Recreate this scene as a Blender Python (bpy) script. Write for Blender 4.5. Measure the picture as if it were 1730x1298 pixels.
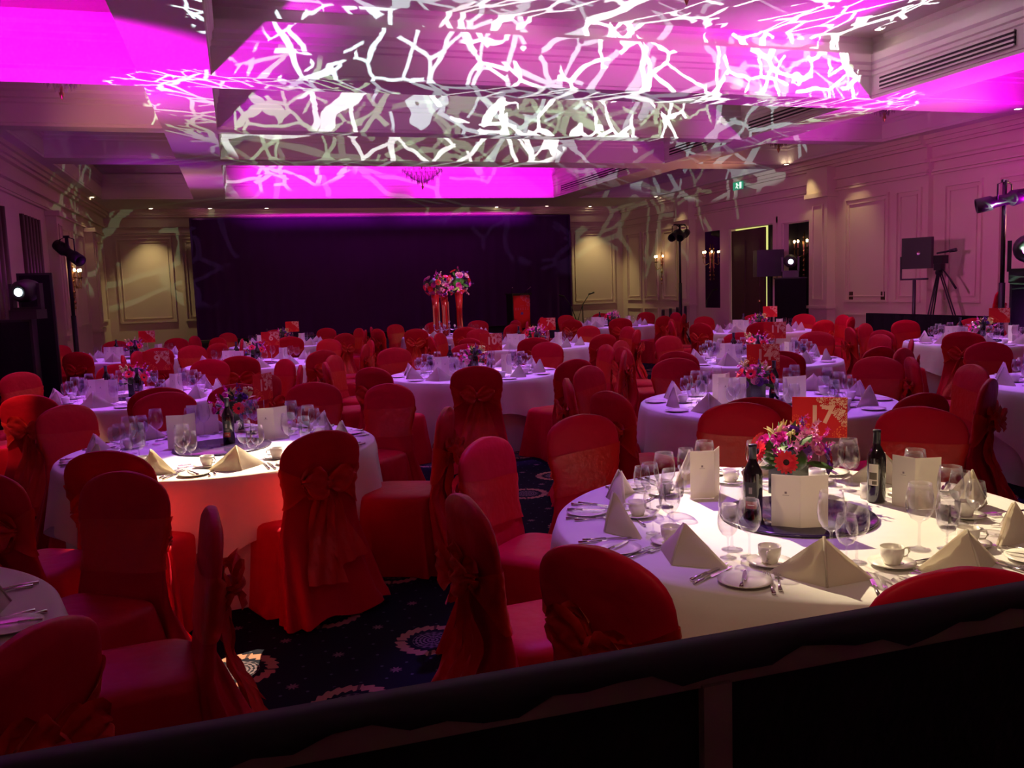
import bpy, bmesh, math, random
from math import sin, cos, pi, sqrt, atan2, radians, floor
from mathutils import Vector, Matrix, noise as mnoise
random.seed(7)
S = bpy.context.scene
COL = S.collection
for o in list(bpy.data.objects):
    bpy.data.objects.remove(o)

# ------------------------------------------------------------------ camera
W_, H_ = 1730.0, 1298.0
F = 1468.0
CAMZ = 1.7
def _setup():
    hy, sl, vx = 484.0, -0.035, 400.0
    p1 = Vector((-865, hy + sl * -865 - 649, F)); p2 = Vector((865, hy + sl * 865 - 649, F))
    n = p1.cross(p2).normalized()
    if n.y > 0: n = -n
    Y = Vector((vx - 865, hy + sl * (vx - 865) - 649, F)).normalized()
    X = Y.cross(n).normalized()
    return X, Y, n
_X, _Y, _N = _setup()                      # world axes seen in camera axes (right, down, forward)
CR = Vector((_X.x, _Y.x, _N.x)); CD = Vector((_X.y, _Y.y, _N.y)); CF = Vector((_X.z, _Y.z, _N.z))
CP = Vector((0, 0, CAMZ))
cam_d = bpy.data.cameras.new('camera')
cam = bpy.data.objects.new('camera', cam_d); COL.objects.link(cam)
M = Matrix((CR, -CD, -CF)).transposed().to_4x4(); M.translation = CP
cam.matrix_world = M
cam_d.sensor_width = 36; cam_d.sensor_fit = 'HORIZONTAL'; cam_d.lens = 36 * F / W_
cam_d.clip_start = 0.05; cam_d.clip_end = 100
S.camera = cam
def ray(px, py):
    return CR * (px - 865) + CD * (py - 649) + CF * F
def atz(px, py, z):
    d = ray(px, py); return CP + d * ((z - CP.z) / d.z)
def atY(px, py, Y):
    d = ray(px, py); return CP + d * (Y / d.y)
def atX(px, py, X):
    d = ray(px, py); return CP + d * (X / d.x)
def proj(p):
    q = Vector(p) - CP; z = q.dot(CF)
    if z < .05: return (-9999, -9999, z)
    return (865 + F * q.dot(CR) / z, 649 + F * q.dot(CD) / z, z)
def inview(p, m=60):
    a = proj(p); return -m < a[0] < W_ + m and -m < a[1] < H_ + m

S.view_settings.view_transform = 'Standard'; S.view_settings.look = 'None'
S.view_settings.gamma = 1; S.view_settings.use_curve_mapping = False
S.view_settings.exposure = 0.12
w = bpy.data.worlds.new('world'); S.world = w; w.use_nodes = True
w.node_tree.nodes['Background'].inputs[0].default_value = (0.02, 0.008, 0.02, 1)
w.node_tree.nodes['Background'].inputs[1].default_value = 0.5

# ------------------------------------------------------------------ lights
lec_x = atY(882, 545, 25.0).x
def spot(name, loc, target, color, watts, angle, blend=0.3, radius=0.03):
    l = bpy.data.lights.new(name, 'SPOT'); l.color = color; l.energy = watts
    l.spot_size = radians(angle); l.spot_blend = blend; l.shadow_soft_size = radius
    o = bpy.data.objects.new(name, l); COL.objects.link(o)
    o.location = loc
    o.rotation_euler = (Vector(target) - Vector(loc)).to_track_quat('-Z', 'Y').to_euler()
    return o
def area(name, loc, target, color, watts, sx, sy, spread=180):
    l = bpy.data.lights.new(name, 'AREA'); l.shape = 'RECTANGLE'; l.size = sx; l.size_y = sy; l.spread = radians(spread)
    l.color = color; l.energy = watts
    o = bpy.data.objects.new(name, l); COL.objects.link(o)
    o.location = loc
    o.rotation_euler = (Vector(target) - Vector(loc)).to_track_quat('-Z', 'Y').to_euler()
    return o
MAG = (.90, 0.0, 1.0); PUR = (0.5, 0.08, 1.0); LIL = (0.62, 0.22, 1.0); WARM = (1.0, 0.78, 0.45)
ROSE = (1.0, 0.25, 0.45)
L = {}
def gobo(name, loc, target, color, watts, angle, scale, seed):
    """white moving-head projector with a branch-shaped gobo in its gate"""
    o = spot(name, loc, target, color, watts, angle, 0.05, 0.008)
    l = o.data; l.use_nodes = True
    nt = l.node_tree; N = nt.nodes; K = nt.links
    em = N['Emission']
    tc = N.new('ShaderNodeTexCoord'); sep = N.new('ShaderNodeSeparateXYZ'); K.new(tc.outputs['Normal'], sep.inputs[0])
    dx = N.new('ShaderNodeMath'); dx.operation = 'DIVIDE'; K.new(sep.outputs[0], dx.inputs[0]); K.new(sep.outputs[2], dx.inputs[1])
    dy = N.new('ShaderNodeMath'); dy.operation = 'DIVIDE'; K.new(sep.outputs[1], dy.inputs[0]); K.new(sep.outputs[2], dy.inputs[1])
    cb = N.new('ShaderNodeCombineXYZ'); K.new(dx.outputs[0], cb.inputs[0]); K.new(dy.outputs[0], cb.inputs[1]); cb.inputs[2].default_value = seed
    res = None
    for i, (sc, wd, off) in enumerate(((scale, .026, 0), (scale * .62, .016, 3.7), (scale * 1.5, .030, 7.1))):
        mp = N.new('ShaderNodeVectorMath'); mp.operation = 'ADD'; mp.inputs[1].default_value = (off, off * .7, off); K.new(cb.outputs[0], mp.inputs[0])
        nz = N.new('ShaderNodeTexNoise'); nz.inputs['Scale'].default_value = sc * 1.3; nz.inputs['Detail'].default_value = 2
        K.new(mp.outputs[0], nz.inputs['Vector'])
        sb = N.new('ShaderNodeVectorMath'); sb.operation = 'MULTIPLY_ADD'; sb.inputs[1].default_value = (.35 / sc,) * 3
        K.new(nz.outputs['Color'], sb.inputs[0]); K.new(mp.outputs[0], sb.inputs[2])
        vo = N.new('ShaderNodeTexVoronoi'); vo.feature = 'DISTANCE_TO_EDGE'; vo.inputs['Scale'].default_value = sc
        K.new(sb.outputs[0], vo.inputs['Vector'])
        lt = N.new('ShaderNodeMath'); lt.operation = 'LESS_THAN'; lt.inputs[1].default_value = wd; K.new(vo.outputs['Distance'], lt.inputs[0])
        n2 = N.new('ShaderNodeTexNoise'); n2.inputs['Scale'].default_value = sc * 1.1; K.new(mp.outputs[0], n2.inputs['Vector'])
        gt = N.new('ShaderNodeMath'); gt.operation = 'GREATER_THAN'; gt.inputs[1].default_value = .475; K.new(n2.outputs['Fac'], gt.inputs[0])
        mu = N.new('ShaderNodeMath'); mu.operation = 'MULTIPLY'; K.new(lt.outputs[0], mu.inputs[0]); K.new(gt.outputs[0], mu.inputs[1])
        if res is None: res = mu
        else:
            mx = N.new('ShaderNodeMath'); mx.operation = 'MAXIMUM'; K.new(res.outputs[0], mx.inputs[0]); K.new(mu.outputs[0], mx.inputs[1]); res = mx
    K.new(res.outputs[0], em.inputs['Strength'])
    return o
# branch projections on the ceiling, from moving heads outside the frame on both sides
gobo('gobo_projector_a', (-2.6, 4.0, 1.3), (3.6, 11.2, 5.15), (.66, .93, 1.0), 7500, 32, 10, 1.0)
gobo('gobo_projector_b', (9.6, 4.0, 1.3), (6.3, 11.2, 5.2), (.82, .96, 1.0), 14500, 37, 10, 5.0)
gobo('gobo_projector_c', (-3.0, 9.0, 1.4), (2.2, 14.9, 4.7), (.58, 1.0, .62), 2300, 44, 8, 9.0)
gobo('gobo_projector_d', (11.6, 8.2, 1.4), (6.8, 15.0, 4.7), (.58, 1.0, .62), 2300, 44, 8, 13.0)
gobo('gobo_projector_e', (8.0, 9.0, 1.4), (12.9, 15.6, 3.9), (.85, .85, .7), 42, 40, 7, 21.0)
gobo('gobo_projector_f', (2.0, 12.0, 1.6), (-3.4, 20.5, 3.9), (.85, .85, .7), 45, 46, 7, 17.0)
# magenta and violet wash heads
spot('magenta_wash_left', (-2.9, 8.4, 1.7), (-1.5, 10.7, 4.6), MAG, 2300, 56, .5, .1)
spot('magenta_wash_right', (11.6, 7.4, 1.9), (9.7, 9.9, 4.5), MAG, 2000, 46, .6, .1)
spot('magenta_wash_beam', (11.9, 8.9, 1.9), (10.6, 11.4, 4.3), MAG, 900, 60, .6, .1)
spot('magenta_wash_right_wall', (10.6, 8.6, 2.1), (12.6, 11.0, 4.3), MAG, 200, 60, .8, .1)
area('coffer_fill_near', (5.6, 5.5, 4.62), (5.6, 11.2, 4.82), (1.0, .05, .75), 14, 6.0, .14, 20)  # added unseen strip that turns the near coffer face pink
spot('magenta_ceiling_right', (11.3, 6.5, 1.9), (6.2, 10.4, 5.2), MAG, 850, 38, .6, .1)
area('cove_light', (4.9, 18.75, 4.64), (4.9, 24.9, 4.86), MAG, 120, 8.6, .14, 18)
spot('magenta_stage_wash', (6.8, 12.2, 1.6), (9.3, 21.5, 4.7), MAG, 200, 34, .6, .1)
spot('violet_beam_wash', (-2.9, 15.5, 2.0), (-.5, 20.5, 4.3), (.62, .0, 1.0), 330, 46, .8, .1)
spot('violet_beam_wash_near', (-2.6, 9.5, 1.9), (.6, 13.2, 4.3), (.55, .02, 1.0), 330, 56, .9, .1)
spot('violet_left_wall_wash', (-1.5, 13.0, 2.0), (-3.6, 18.0, 3.4), (.75, .05, 1.0), 60, 62, .8, .1)
spot('rose_right_wall_wash', (6.5, 9.5, 2.3), (12.9, 14.5, 2.4), (1.0, .20, .72), 430, 58, .9, .1)
spot('purple_right_wall_wash', (10.6, 9.0, .6), (12.95, 11.6, 2.0), (.8, .08, 1.0), 70, 90, .9, .1)
spot('rose_far_right_wash', (8.0, 14.0, 2.3), (12.9, 21.0, 2.6), (.95, .15, 1.0), 230, 50, .9, .1)
# lilac wash over the tables, added warm fill for bounce on the ceiling
area('lilac_table_wash', (3.5, 11.5, 4.22), (3.5, 11.6, 0), (.52, .16, 1.0), 70, 9, 12, 110)
spot('violet_uplight_a', (-1.5, 11.4, .9), (-1.5, 11.5, 4.3), (.55, .0, 1.0), 200, 58, .7, .1)
spot('violet_uplight_b', (-.5, 16.0, 1.2), (-.5, 16.0, 4.3), (.55, .03, 1.0), 110, 50, .8, .1)
spot('violet_uplight_c', (-.5, 21.0, 1.2), (-.5, 21.2, 4.3), (.65, .0, 1.0), 170, 56, .8, .1)
spot('warm_front_wash', (.2, .2, 4.0), (2.0, 2.5, .7), (1, .72, .45), 110, 34, .8, .05)
area('rose_room_fill', (2.0, 1.2, 3.9), (3.0, 9.0, .9), (1.0, .30, .42), 9, 5, 2)
for ux, uy in ((-2.9, 12.6), (12.0, 9.9), (12.0, 17.0), (-2.9, 19.8)):
    spot('warm_ceiling_fill', (ux, uy, 2.6), (4.6, uy + 4.0, 5.2), (1.0, .42, .24), 190, 110, .9, .15)  # added spots without fixtures, standing in for warm light bounced upwards
spot('lectern_fill', (8.6, 19.5, 4.1), (lec_x, 25.0, 1.0), (1, .35, .6), 260, 7, .5, .03)  # added spot, only there to brighten the lectern front
spot('vase_fill', (5.2, 13.6, 4.1), (4.15, 17.1, 1.75), (1, .65, .7), 330, 12, .5, .03)  # added spot that lifts the flower balls on the tall vases

# ------------------------------------------------------------------ materials
def mat(name, col, rough=.5, metal=0, spec=.5, bump=0, bscale=60, emit=None, estr=0, sheen=0, var=0, vscale=6, coat=0):
    m = bpy.data.materials.new(name); m.use_nodes = True
    nt = m.node_tree; b = nt.nodes['Principled BSDF']
    b.inputs['Base Color'].default_value = (*col, 1); b.inputs['Roughness'].default_value = rough
    b.inputs['Metallic'].default_value = metal; b.inputs['Specular IOR Level'].default_value = spec
    b.inputs['Sheen Weight'].default_value = sheen
    if sheen: b.inputs['Sheen Tint'].default_value = (*[min(1, c * 1.4 + .05) for c in col], 1); b.inputs['Sheen Roughness'].default_value = .35
    b.inputs['Coat Weight'].default_value = coat
    tc = None
    if bump or var: tc = nt.nodes.new('ShaderNodeTexCoord')
    if bump:
        n = nt.nodes.new('ShaderNodeTexNoise'); n.inputs['Scale'].default_value = bscale; n.inputs['Detail'].default_value = 3
        bp = nt.nodes.new('ShaderNodeBump'); bp.inputs['Strength'].default_value = bump; bp.inputs['Distance'].default_value = .02
        nt.links.new(tc.outputs['Object'], n.inputs['Vector']); nt.links.new(n.outputs['Fac'], bp.inputs['Height']); nt.links.new(bp.outputs[0], b.inputs['Normal'])
    if var:
        n = nt.nodes.new('ShaderNodeTexNoise'); n.inputs['Scale'].default_value = vscale; n.inputs['Detail'].default_value = 4
        mx = nt.nodes.new('ShaderNodeMix'); mx.data_type = 'RGBA'
        mx.inputs['A'].default_value = (*[c * (1 - var) for c in col], 1); mx.inputs['B'].default_value = (*[min(1, c * (1 + var)) for c in col], 1)
        nt.links.new(tc.outputs['Object'], n.inputs['Vector']); nt.links.new(n.outputs['Fac'], mx.inputs['Factor']); nt.links.new(mx.outputs['Result'], b.inputs['Base Color'])
    if emit:
        b.inputs['Emission Color'].default_value = (*emit, 1); b.inputs['Emission Strength'].default_value = estr
    return m
MT = {}
MT['satin'] = mat('red_satin', (.54, .003, .026), .5, spec=.16, bump=.6, bscale=7, sheen=.04, var=.15, vscale=5)
MT['white'] = mat('white_linen', (.80, .76, .72), .8, spec=.2, bump=.15, bscale=12, var=.03)
MT['napkin'] = mat('napkin_linen', (.74, .68, .60), .85, spec=.15, bump=.06, bscale=80)
MT['china'] = mat('china', (.82, .78, .70), .18, spec=.6)
MT['steel'] = mat('cutlery_steel', (.75, .72, .74), .16, metal=1)
MT['card'] = mat('menu_card', (.78, .73, .66), .7)
MT['ink'] = mat('grey_ink', (.25, .2, .2), .7)
MT['bottle'] = mat('dark_bottle_glass', (.010, .006, .008), .08, spec=.8, coat=.4)
MT['foil'] = mat('bottle_capsule', (.012, .008, .012), .3, spec=.5)
MT['lab_cream'] = mat('cream_label', (.80, .76, .60), .6)
MT['lab_dark'] = mat('dark_label', (.03, .028, .03), .6)
MT['lab_red'] = mat('red_label', (.32, .02, .02), .6)
MT['lab_green'] = mat('label_picture', (.16, .14, .09), .6)
MT['mirror'] = mat('dark_mirror', (.035, .02, .06), .12, spec=.8)
MT['vase'] = mat('black_vase', (.012, .012, .014), .15, spec=.6)
MT['redcard'] = mat('red_card', (.62, .008, .012), .5, spec=.3)
MT['gold'] = mat('cream_print', (.85, .50, .32), .5)
MT['orange'] = mat('orange_print', (.80, .12, .02), .5)
MT['gerb'] = mat('red_petals', (.85, .008, .03), .5, var=.25, vscale=40)
MT['magp'] = mat('magenta_petals', (.85, .04, .42), .5, var=.3, vscale=40)
MT['pinkp'] = mat('pink_petals', (.92, .34, .50), .5, var=.25, vscale=40)
MT['vio'] = mat('violet_petals', (.16, .03, .28), .5, var=.3, vscale=40)
MT['yel'] = mat('yellow_green_petals', (.62, .58, .16), .5, var=.2, vscale=40)
MT['leaf'] = mat('green_leaf', (.045, .12, .015), .45, var=.4, vscale=30)
MT['core'] = mat('flower_core', (.03, .006, .006), .7)
MT['wall'] = mat('cream_wall', (.60, .50, .38), .6, spec=.25, bump=.04, bscale=4, var=.04, vscale=2)
MT['ceil'] = mat('ceiling_plaster', (.62, .55, .50), .75, spec=.2)
MT['dark'] = mat('black_metal', (.012, .011, .013), .45)
MT['darkc'] = mat('black_cloth', (.010, .009, .012), .9, spec=.1, bump=.2, bscale=20)
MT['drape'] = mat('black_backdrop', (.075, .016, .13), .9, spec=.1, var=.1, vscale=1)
MT['door'] = mat('dark_wood', (.06, .035, .02), .35, var=.3, vscale=8)
MT['brass'] = mat('aged_brass', (.45, .28, .12), .3, metal=1)
MT['silver'] = mat('silver', (.8, .76, .8), .18, metal=1)
MT['candle'] = mat('peach_taper', (.85, .36, .18), .5)
MT['bulb'] = mat('lit_bulb', (1, .7, .4), .5, emit=(1, .62, .28), estr=22)
MT['down'] = mat('lit_downlight', (1, .9, .7), .5, emit=(1, .82, .58), estr=14)
MT['lens'] = mat('lit_lens', (1, 1, 1), .5, emit=(.75, .9, 1), estr=25)
MT['lensm'] = mat('lit_magenta_lens', (1, .2, 1), .5, emit=(1, .22, .95), estr=3.5)
MT['lit'] = mat('corridor_glow', (.6, .6, .2), .6, emit=(.70, .72, .22), estr=.9)
MT['redvase'] = mat('red_glass_vase', (.45, .01, .012), .15, spec=.6)
MT['blue'] = mat('stage_front', (.03, .02, .10), .6)  # blue light on the stage edge is put into this colour
MT['wood'] = mat('dim_wood', (.30, .21, .15), .55, var=.25, vscale=12)
MT['pad'] = mat('rail_padding', (.022, .024, .024), .8, bump=.3, bscale=5)
MT['mesh'] = mat('black_board', (.006, .0055, .006), .9, bump=.4, bscale=40)
MT['signg'] = mat('exit_sign', (.02, .25, .12), .5, emit=(.05, .35, .2), estr=.5)
MT['signw'] = mat('exit_sign_white', (.8, .9, .8), .5, emit=(.8, 1, .85), estr=.8)
MT['vent'] = mat('vent_slot', (.03, .02, .02), .8)
MT['print'] = mat('pink_print', (.62, .10, .26), .6)
MT['logo'] = mat('blue_logo', (.06, .05, .35), .5)

def organza():
    m = bpy.data.materials.new('red_organza'); m.use_nodes = True; nt = m.node_tree
    b = nt.nodes['Principled BSDF']; b.inputs['Base Color'].default_value = (.74, .020, .016, 1); b.inputs['Roughness'].default_value = .33
    b.inputs['Sheen Weight'].default_value = .6; b.inputs['Sheen Tint'].default_value = (1, .2, .12, 1); b.inputs['Sheen Roughness'].default_value = .3
    t = nt.nodes.new('ShaderNodeBsdfTransparent'); t.inputs[0].default_value = (.95, .25, .25, 1)
    mx = nt.nodes.new('ShaderNodeMixShader'); mx.inputs[0].default_value = .22
    nt.links.new(b.outputs[0], mx.inputs[1]); nt.links.new(t.outputs[0], mx.inputs[2]); nt.links.new(mx.outputs[0], nt.nodes['Material Output'].inputs[0])
    tc = nt.nodes.new('ShaderNodeTexCoord'); n = nt.nodes.new('ShaderNodeTexNoise'); n.inputs['Scale'].default_value = 22
    bp = nt.nodes.new('ShaderNodeBump'); bp.inputs['Strength'].default_value = .35; bp.inputs['Distance'].default_value = .02
    nt.links.new(tc.outputs['Object'], n.inputs['Vector']); nt.links.new(n.outputs['Fac'], bp.inputs['Height']); nt.links.new(bp.outputs[0], b.inputs['Normal'])
    return m
MT['organza'] = organza()
def cloth_translucent(m, col, f):
    nt = m.node_tree; b = nt.nodes['Principled BSDF']; t = nt.nodes.new('ShaderNodeBsdfTranslucent'); t.inputs[0].default_value = (*col, 1)
    mx = nt.nodes.new('ShaderNodeMixShader'); mx.inputs[0].default_value = f
    nt.links.new(b.outputs[0], mx.inputs[1]); nt.links.new(t.outputs[0], mx.inputs[2]); nt.links.new(mx.outputs[0], nt.nodes['Material Output'].inputs[0])
cloth_translucent(MT['napkin'], (.80, .70, .52), .35)
cloth_translucent(MT['card'], (.80, .72, .58), .25)
cloth_translucent(MT['white'], (.82, .74, .62), .15)
def thin_glass(name, tint, base=.0):
    m = bpy.data.materials.new(name); m.use_nodes = True; nt = m.node_tree
    for n in list(nt.nodes):
        if n.type != 'OUTPUT_MATERIAL': nt.nodes.remove(n)
    t = nt.nodes.new('ShaderNodeBsdfTransparent'); t.inputs[0].default_value = (*tint, 1)
    g = nt.nodes.new('ShaderNodeBsdfGlossy'); g.inputs['Roughness'].default_value = .04; g.inputs['Color'].default_value = (1, 1, 1, 1)
    lw = nt.nodes.new('ShaderNodeLayerWeight'); lw.inputs[0].default_value = .35
    ma = nt.nodes.new('ShaderNodeMath'); ma.operation = 'MULTIPLY_ADD'; ma.inputs[1].default_value = .60; ma.inputs[2].default_value = .03 + base
    mx = nt.nodes.new('ShaderNodeMixShader')
    pw = nt.nodes.new('ShaderNodeMath'); pw.operation = 'POWER'; pw.inputs[1].default_value = 1.7; nt.links.new(lw.outputs['Facing'], pw.inputs[0]); nt.links.new(pw.outputs[0], ma.inputs[0]); nt.links.new(ma.outputs[0], mx.inputs[0])
    nt.links.new(t.outputs[0], mx.inputs[1]); nt.links.new(g.outputs[0], mx.inputs[2]); nt.links.new(mx.outputs[0], nt.nodes['Material Output'].inputs[0])
    return m
MT['glass'] = thin_glass('clear_glass', (.95, .94, .96))
MT['crystal'] = thin_glass('crystal', (.85, .8, .85), .15)

class NB:
    """small helper that writes math node chains"""
    def __init__(s, nt): s.nt = nt
    def m(s, op, a, b=None, c=None):
        n = s.nt.nodes.new('ShaderNodeMath'); n.operation = op
        for i, v in enumerate((a, b, c)):
            if v is None: continue
            if isinstance(v, (int, float)): n.inputs[i].default_value = v
            else: s.nt.links.new(v, n.inputs[i])
        return n.outputs[0]
    def mix(s, f, a, b):
        n = s.nt.nodes.new('ShaderNodeMix'); n.data_type = 'RGBA'
        s.nt.links.new(f, n.inputs['Factor'])
        for k, v in (('A', a), ('B', b)):
            if isinstance(v, tuple): n.inputs[k].default_value = (*v, 1)
            else: s.nt.links.new(v, n.inputs[k])
        return n.outputs['Result']
def carpet():
    m = bpy.data.materials.new('navy_carpet'); m.use_nodes = True; nt = m.node_tree
    b = nt.nodes['Principled BSDF']; b.inputs['Roughness'].default_value = .95; b.inputs['Specular IOR Level'].default_value = .1
    q = NB(nt); tc = nt.nodes.new('ShaderNodeTexCoord'); sp = nt.nodes.new('ShaderNodeSeparateXYZ'); nt.links.new(tc.outputs['Object'], sp.inputs[0])
    AX, DY = .91, 1.06
    def cell(ox, oy, ax, ay):
        x = q.m('SUBTRACT', q.m('MULTIPLY', q.m('FRACT', q.m('ADD', q.m('DIVIDE', q.m('SUBTRACT', sp.outputs[0], ox), ax), 100.5)), ax), ax / 2)
        y = q.m('SUBTRACT', q.m('MULTIPLY', q.m('FRACT', q.m('ADD', q.m('DIVIDE', q.m('SUBTRACT', sp.outputs[1], oy), ay), 100.5)), ay), ay / 2)
        return x, y, q.m('SQRT', q.m('ADD', q.m('MULTIPLY', x, x), q.m('MULTIPLY', y, y))), q.m('ARCTAN2', y, x)
    def band(r, lo, hi): return q.m('MULTIPLY', q.m('GREATER_THAN', r, lo), q.m('LESS_THAN', r, hi))
    ring = None; disc = None; flow = None; dots = None
    OX, OY = .345, 4.55
    for ox, oy in ((OX, OY), (OX + AX / 2, OY + DY / 2)):
        x, y, r, a = cell(ox, oy, AX, DY)
        leafy = q.m('MULTIPLY', q.m('SINE', q.m('ADD', q.m('MULTIPLY', a, 22), q.m('MULTIPLY', r, 120))), .007)
        rr = q.m('ADD', r, leafy)
        k = band(rr, .128, .178)
        cut = q.m('LESS_THAN', q.m('ABSOLUTE', q.m('SINE', q.m('ADD', q.m('MULTIPLY', a, 2), .6))), .09)
        k = q.m('MULTIPLY', k, q.m('SUBTRACT', 1, q.m('MULTIPLY', cut, .8)))
        ring = k if ring is None else q.m('MAXIMUM', ring, k)
        d1 = q.m('MULTIPLY', q.m('LESS_THAN', r, .098), q.m('GREATER_THAN', q.m('ADD', q.m('SINE', q.m('MULTIPLY', r, 330)), q.m('MULTIPLY', q.m('SINE', q.m('MULTIPLY', a, 16)), .7)), -.1))
        disc = d1 if disc is None else q.m('MAXIMUM', disc, d1)
    # small flowers half way between medallions
    for ox, oy in ((OX + AX / 4, OY + DY / 4), (OX - AX / 4, OY + DY / 4), (OX, OY + DY / 2), (OX + AX / 2, OY)):
        x, y, r, a = cell(ox, oy, AX, DY) if oy in (OY + DY / 2, OY) else cell(ox, oy, AX, DY)
        f = q.m('LESS_THAN', r, q.m('MULTIPLY_ADD', q.m('SINE', q.m('MULTIPLY', a, 8)), .008, .022))
        flow = f if flow is None else q.m('MAXIMUM', flow, f)
    for ox, oy in ((OX - AX / 4, OY - DY / 4), (OX + AX / 4, OY - DY / 4)):
        x, y, r, a = cell(ox, oy, AX, DY)
        f = q.m('LESS_THAN', r, q.m('MULTIPLY_ADD', q.m('SINE', q.m('MULTIPLY', a, 8)), .008, .022)); flow = q.m('MAXIMUM', flow, f)
    x, y, r, a = cell(OX + .06, OY + .06, .1138, .1325)
    dots = q.m('LESS_THAN', r, .0075)
    mask = None
    for ox, oy in ((OX, OY), (OX + AX / 2, OY + DY / 2)):
        x, y, r, a = cell(ox, oy, AX, DY); k = q.m('GREATER_THAN', r, .2); mask = k if mask is None else q.m('MULTIPLY', mask, k)
    dots = q.m('MULTIPLY', dots, mask)
    c = q.mix(dots, (.006, .005, .013), (.07, .07, .10))
    c = q.mix(flow, c, (.20, .11, .12))
    c = q.mix(disc, c, (.15, .10, .12))
    c = q.mix(ring, c, (.34, .16, .11))
    nt.links.new(c, b.inputs['Base Color'])
    return m
MT['carpet'] = carpet()

# ------------------------------------------------------------------ mesh helpers
class MB:
    def __init__(s): s.v = []; s.f = []; s.sm = []
    def add(s, verts, faces, smooth=False, tf=None):
        b = len(s.v)
        s.v += [tuple(tf @ Vector(p)) if tf else tuple(p) for p in verts]
        s.f += [tuple(i + b for i in f) for f in faces]; s.sm += [smooth] * len(faces); return s
    def box(s, x0, x1, y0, y1, z0, z1, tf=None):
        v = [(x, y, z) for z in (z0, z1) for y in (y0, y1) for x in (x0, x1)]
        return s.add(v, [(0, 2, 3, 1), (4, 5, 7, 6), (0, 1, 5, 4), (2, 6, 7, 3), (0, 4, 6, 2), (1, 3, 7, 5)], False, tf)
    def lathe(s, prof, n=16, tf=None, smooth=True, cap=False):
        v = []; f = []
        for r, z in prof:
            for k in range(n):
                a = 2 * pi * k / n; v.append((r * cos(a), r * sin(a), z))
        for i in range(len(prof) - 1):
            for k in range(n):
                k2 = (k + 1) % n; f.append((i * n + k, i * n + k2, (i + 1) * n + k2, (i + 1) * n + k))
        if cap:
            f.append(tuple(range(n))[::-1]); f.append(tuple((len(prof) - 1) * n + k for k in range(n)))
        return s.add(v, f, smooth, tf)
    def rings(s, R, closed=True, cap0=False, cap1=False, smooth=True, tf=None):
        n = len(R[0]); v = [p for r in R for p in r]; f = []
        for i in range(len(R) - 1):
            for k in range(n if closed else n - 1):
                k2 = (k + 1) % n; f.append((i * n + k, i * n + k2, (i + 1) * n + k2, (i + 1) * n + k))
        if cap0: f.append(tuple(range(n))[::-1])
        if cap1: f.append(tuple((len(R) - 1) * n + k for k in range(n)))
        return s.add(v, f, smooth, tf)
    def tube(s, pts, rad, n=8, cap=True, tf=None):
        P = [Vector(p) for p in pts]; R = []
        for i, p in enumerate(P):
            d = (P[min(i + 1, len(P) - 1)] - P[max(i - 1, 0)]).normalized()
            up = Vector((0, 0, 1)) if abs(d.z) < .9 else Vector((1, 0, 0))
            a = d.cross(up).normalized(); b = a.cross(d).normalized()
            r = rad[i] if isinstance(rad, (list, tuple)) else rad
            R.append([tuple(p + a * (r * cos(2 * pi * k / n)) + b * (r * sin(2 * pi * k / n))) for k in range(n)])
        return s.rings(R, True, cap, cap, True, tf)
    def sphere(s, c, r, n=8, m=6, sz=1, tf=None):
        c = Vector(c); prof = [(r * sin(pi * i / m) + 1e-5, -r * sz * cos(pi * i / m)) for i in range(m + 1)]
        T = Matrix.Translation(c)
        return s.lathe(prof, n, (tf @ T) if tf else T)
    def mesh(s, name, m):
        me = bpy.data.meshes.new(name); me.from_pydata(s.v, [], s.f)
        me.polygons.foreach_set('use_smooth', s.sm)
        me.materials.append(MT[m] if isinstance(m, str) else m); me.update(); return me
def link(name, me, parent=None, loc=None, rz=None):
    o = bpy.data.objects.new(name, me); COL.objects.link(o)
    if parent: o.parent = parent
    if loc is not None: o.location = loc
    if rz is not None: o.rotation_euler = (0, 0, rz)
    return o
def thing(name, label, cat, loc, rz=0, group=None, me=None):
    o = bpy.data.objects.new(name, me); COL.objects.link(o); o.location = loc; o.rotation_euler = (0, 0, rz)
    o['label'] = label; o['category'] = cat
    if group: o['group'] = group
    return o
def struct(name, mb, m, parent=None):
    o = link(name, mb.mesh(name, m), parent)
    if parent is None: o['kind'] = 'structure'
    return o
# a kit is a list of parts (name, mesh, [sub-parts])
def put(name, label, cat, loc, rz, parts, group=None, tilt=None):
    if isinstance(parts, bpy.types.Mesh):
        return thing(name, label, cat, loc, rz, group, parts)
    t = thing(name, label, cat, loc, rz, group)
    for p in parts:
        o = link(p[0], p[1], t)
        if len(p) > 2:
            for q in p[2]:
                link(q[0], q[1], o)
    return t

# ------------------------------------------------------------------ room shell
XL, XR, YF, YN = -3.6, 12.9, 28.0, -1.2
ZS, ZC = 4.3, 5.2
struct('floor', MB().box(XL - .1, XR + .4, YN, YF + .1, -.05, 0), 'carpet')
XB = [(-3.15, -.92), (-.12, 9.27), (10.05, 12.45)]
YB = [(18.6, 24.9), (15.06, 17.8), (11.83, 14.67), (5.2, 11.16)]
cofs = [(x0, x1, y0, y1) for (x0, x1) in XB for (y0, y1) in YB]
mb = MB()
xs = sorted({XL - .1, XR + .4} | {a for b in XB for a in b}); ys = sorted({YN, YF + .1} | {a for b in YB for a in b})
for i in range(len(xs) - 1):
    for j in range(len(ys) - 1):
        cx, cy = (xs[i] + xs[i + 1]) / 2, (ys[j] + ys[j + 1]) / 2
        if any(c[0] < cx < c[1] and c[2] < cy < c[3] for c in cofs): continue
        mb.add([(xs[i], ys[j], ZS), (xs[i + 1], ys[j], ZS), (xs[i + 1], ys[j + 1], ZS), (xs[i], ys[j + 1], ZS)], [(0, 3, 2, 1)])
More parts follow.
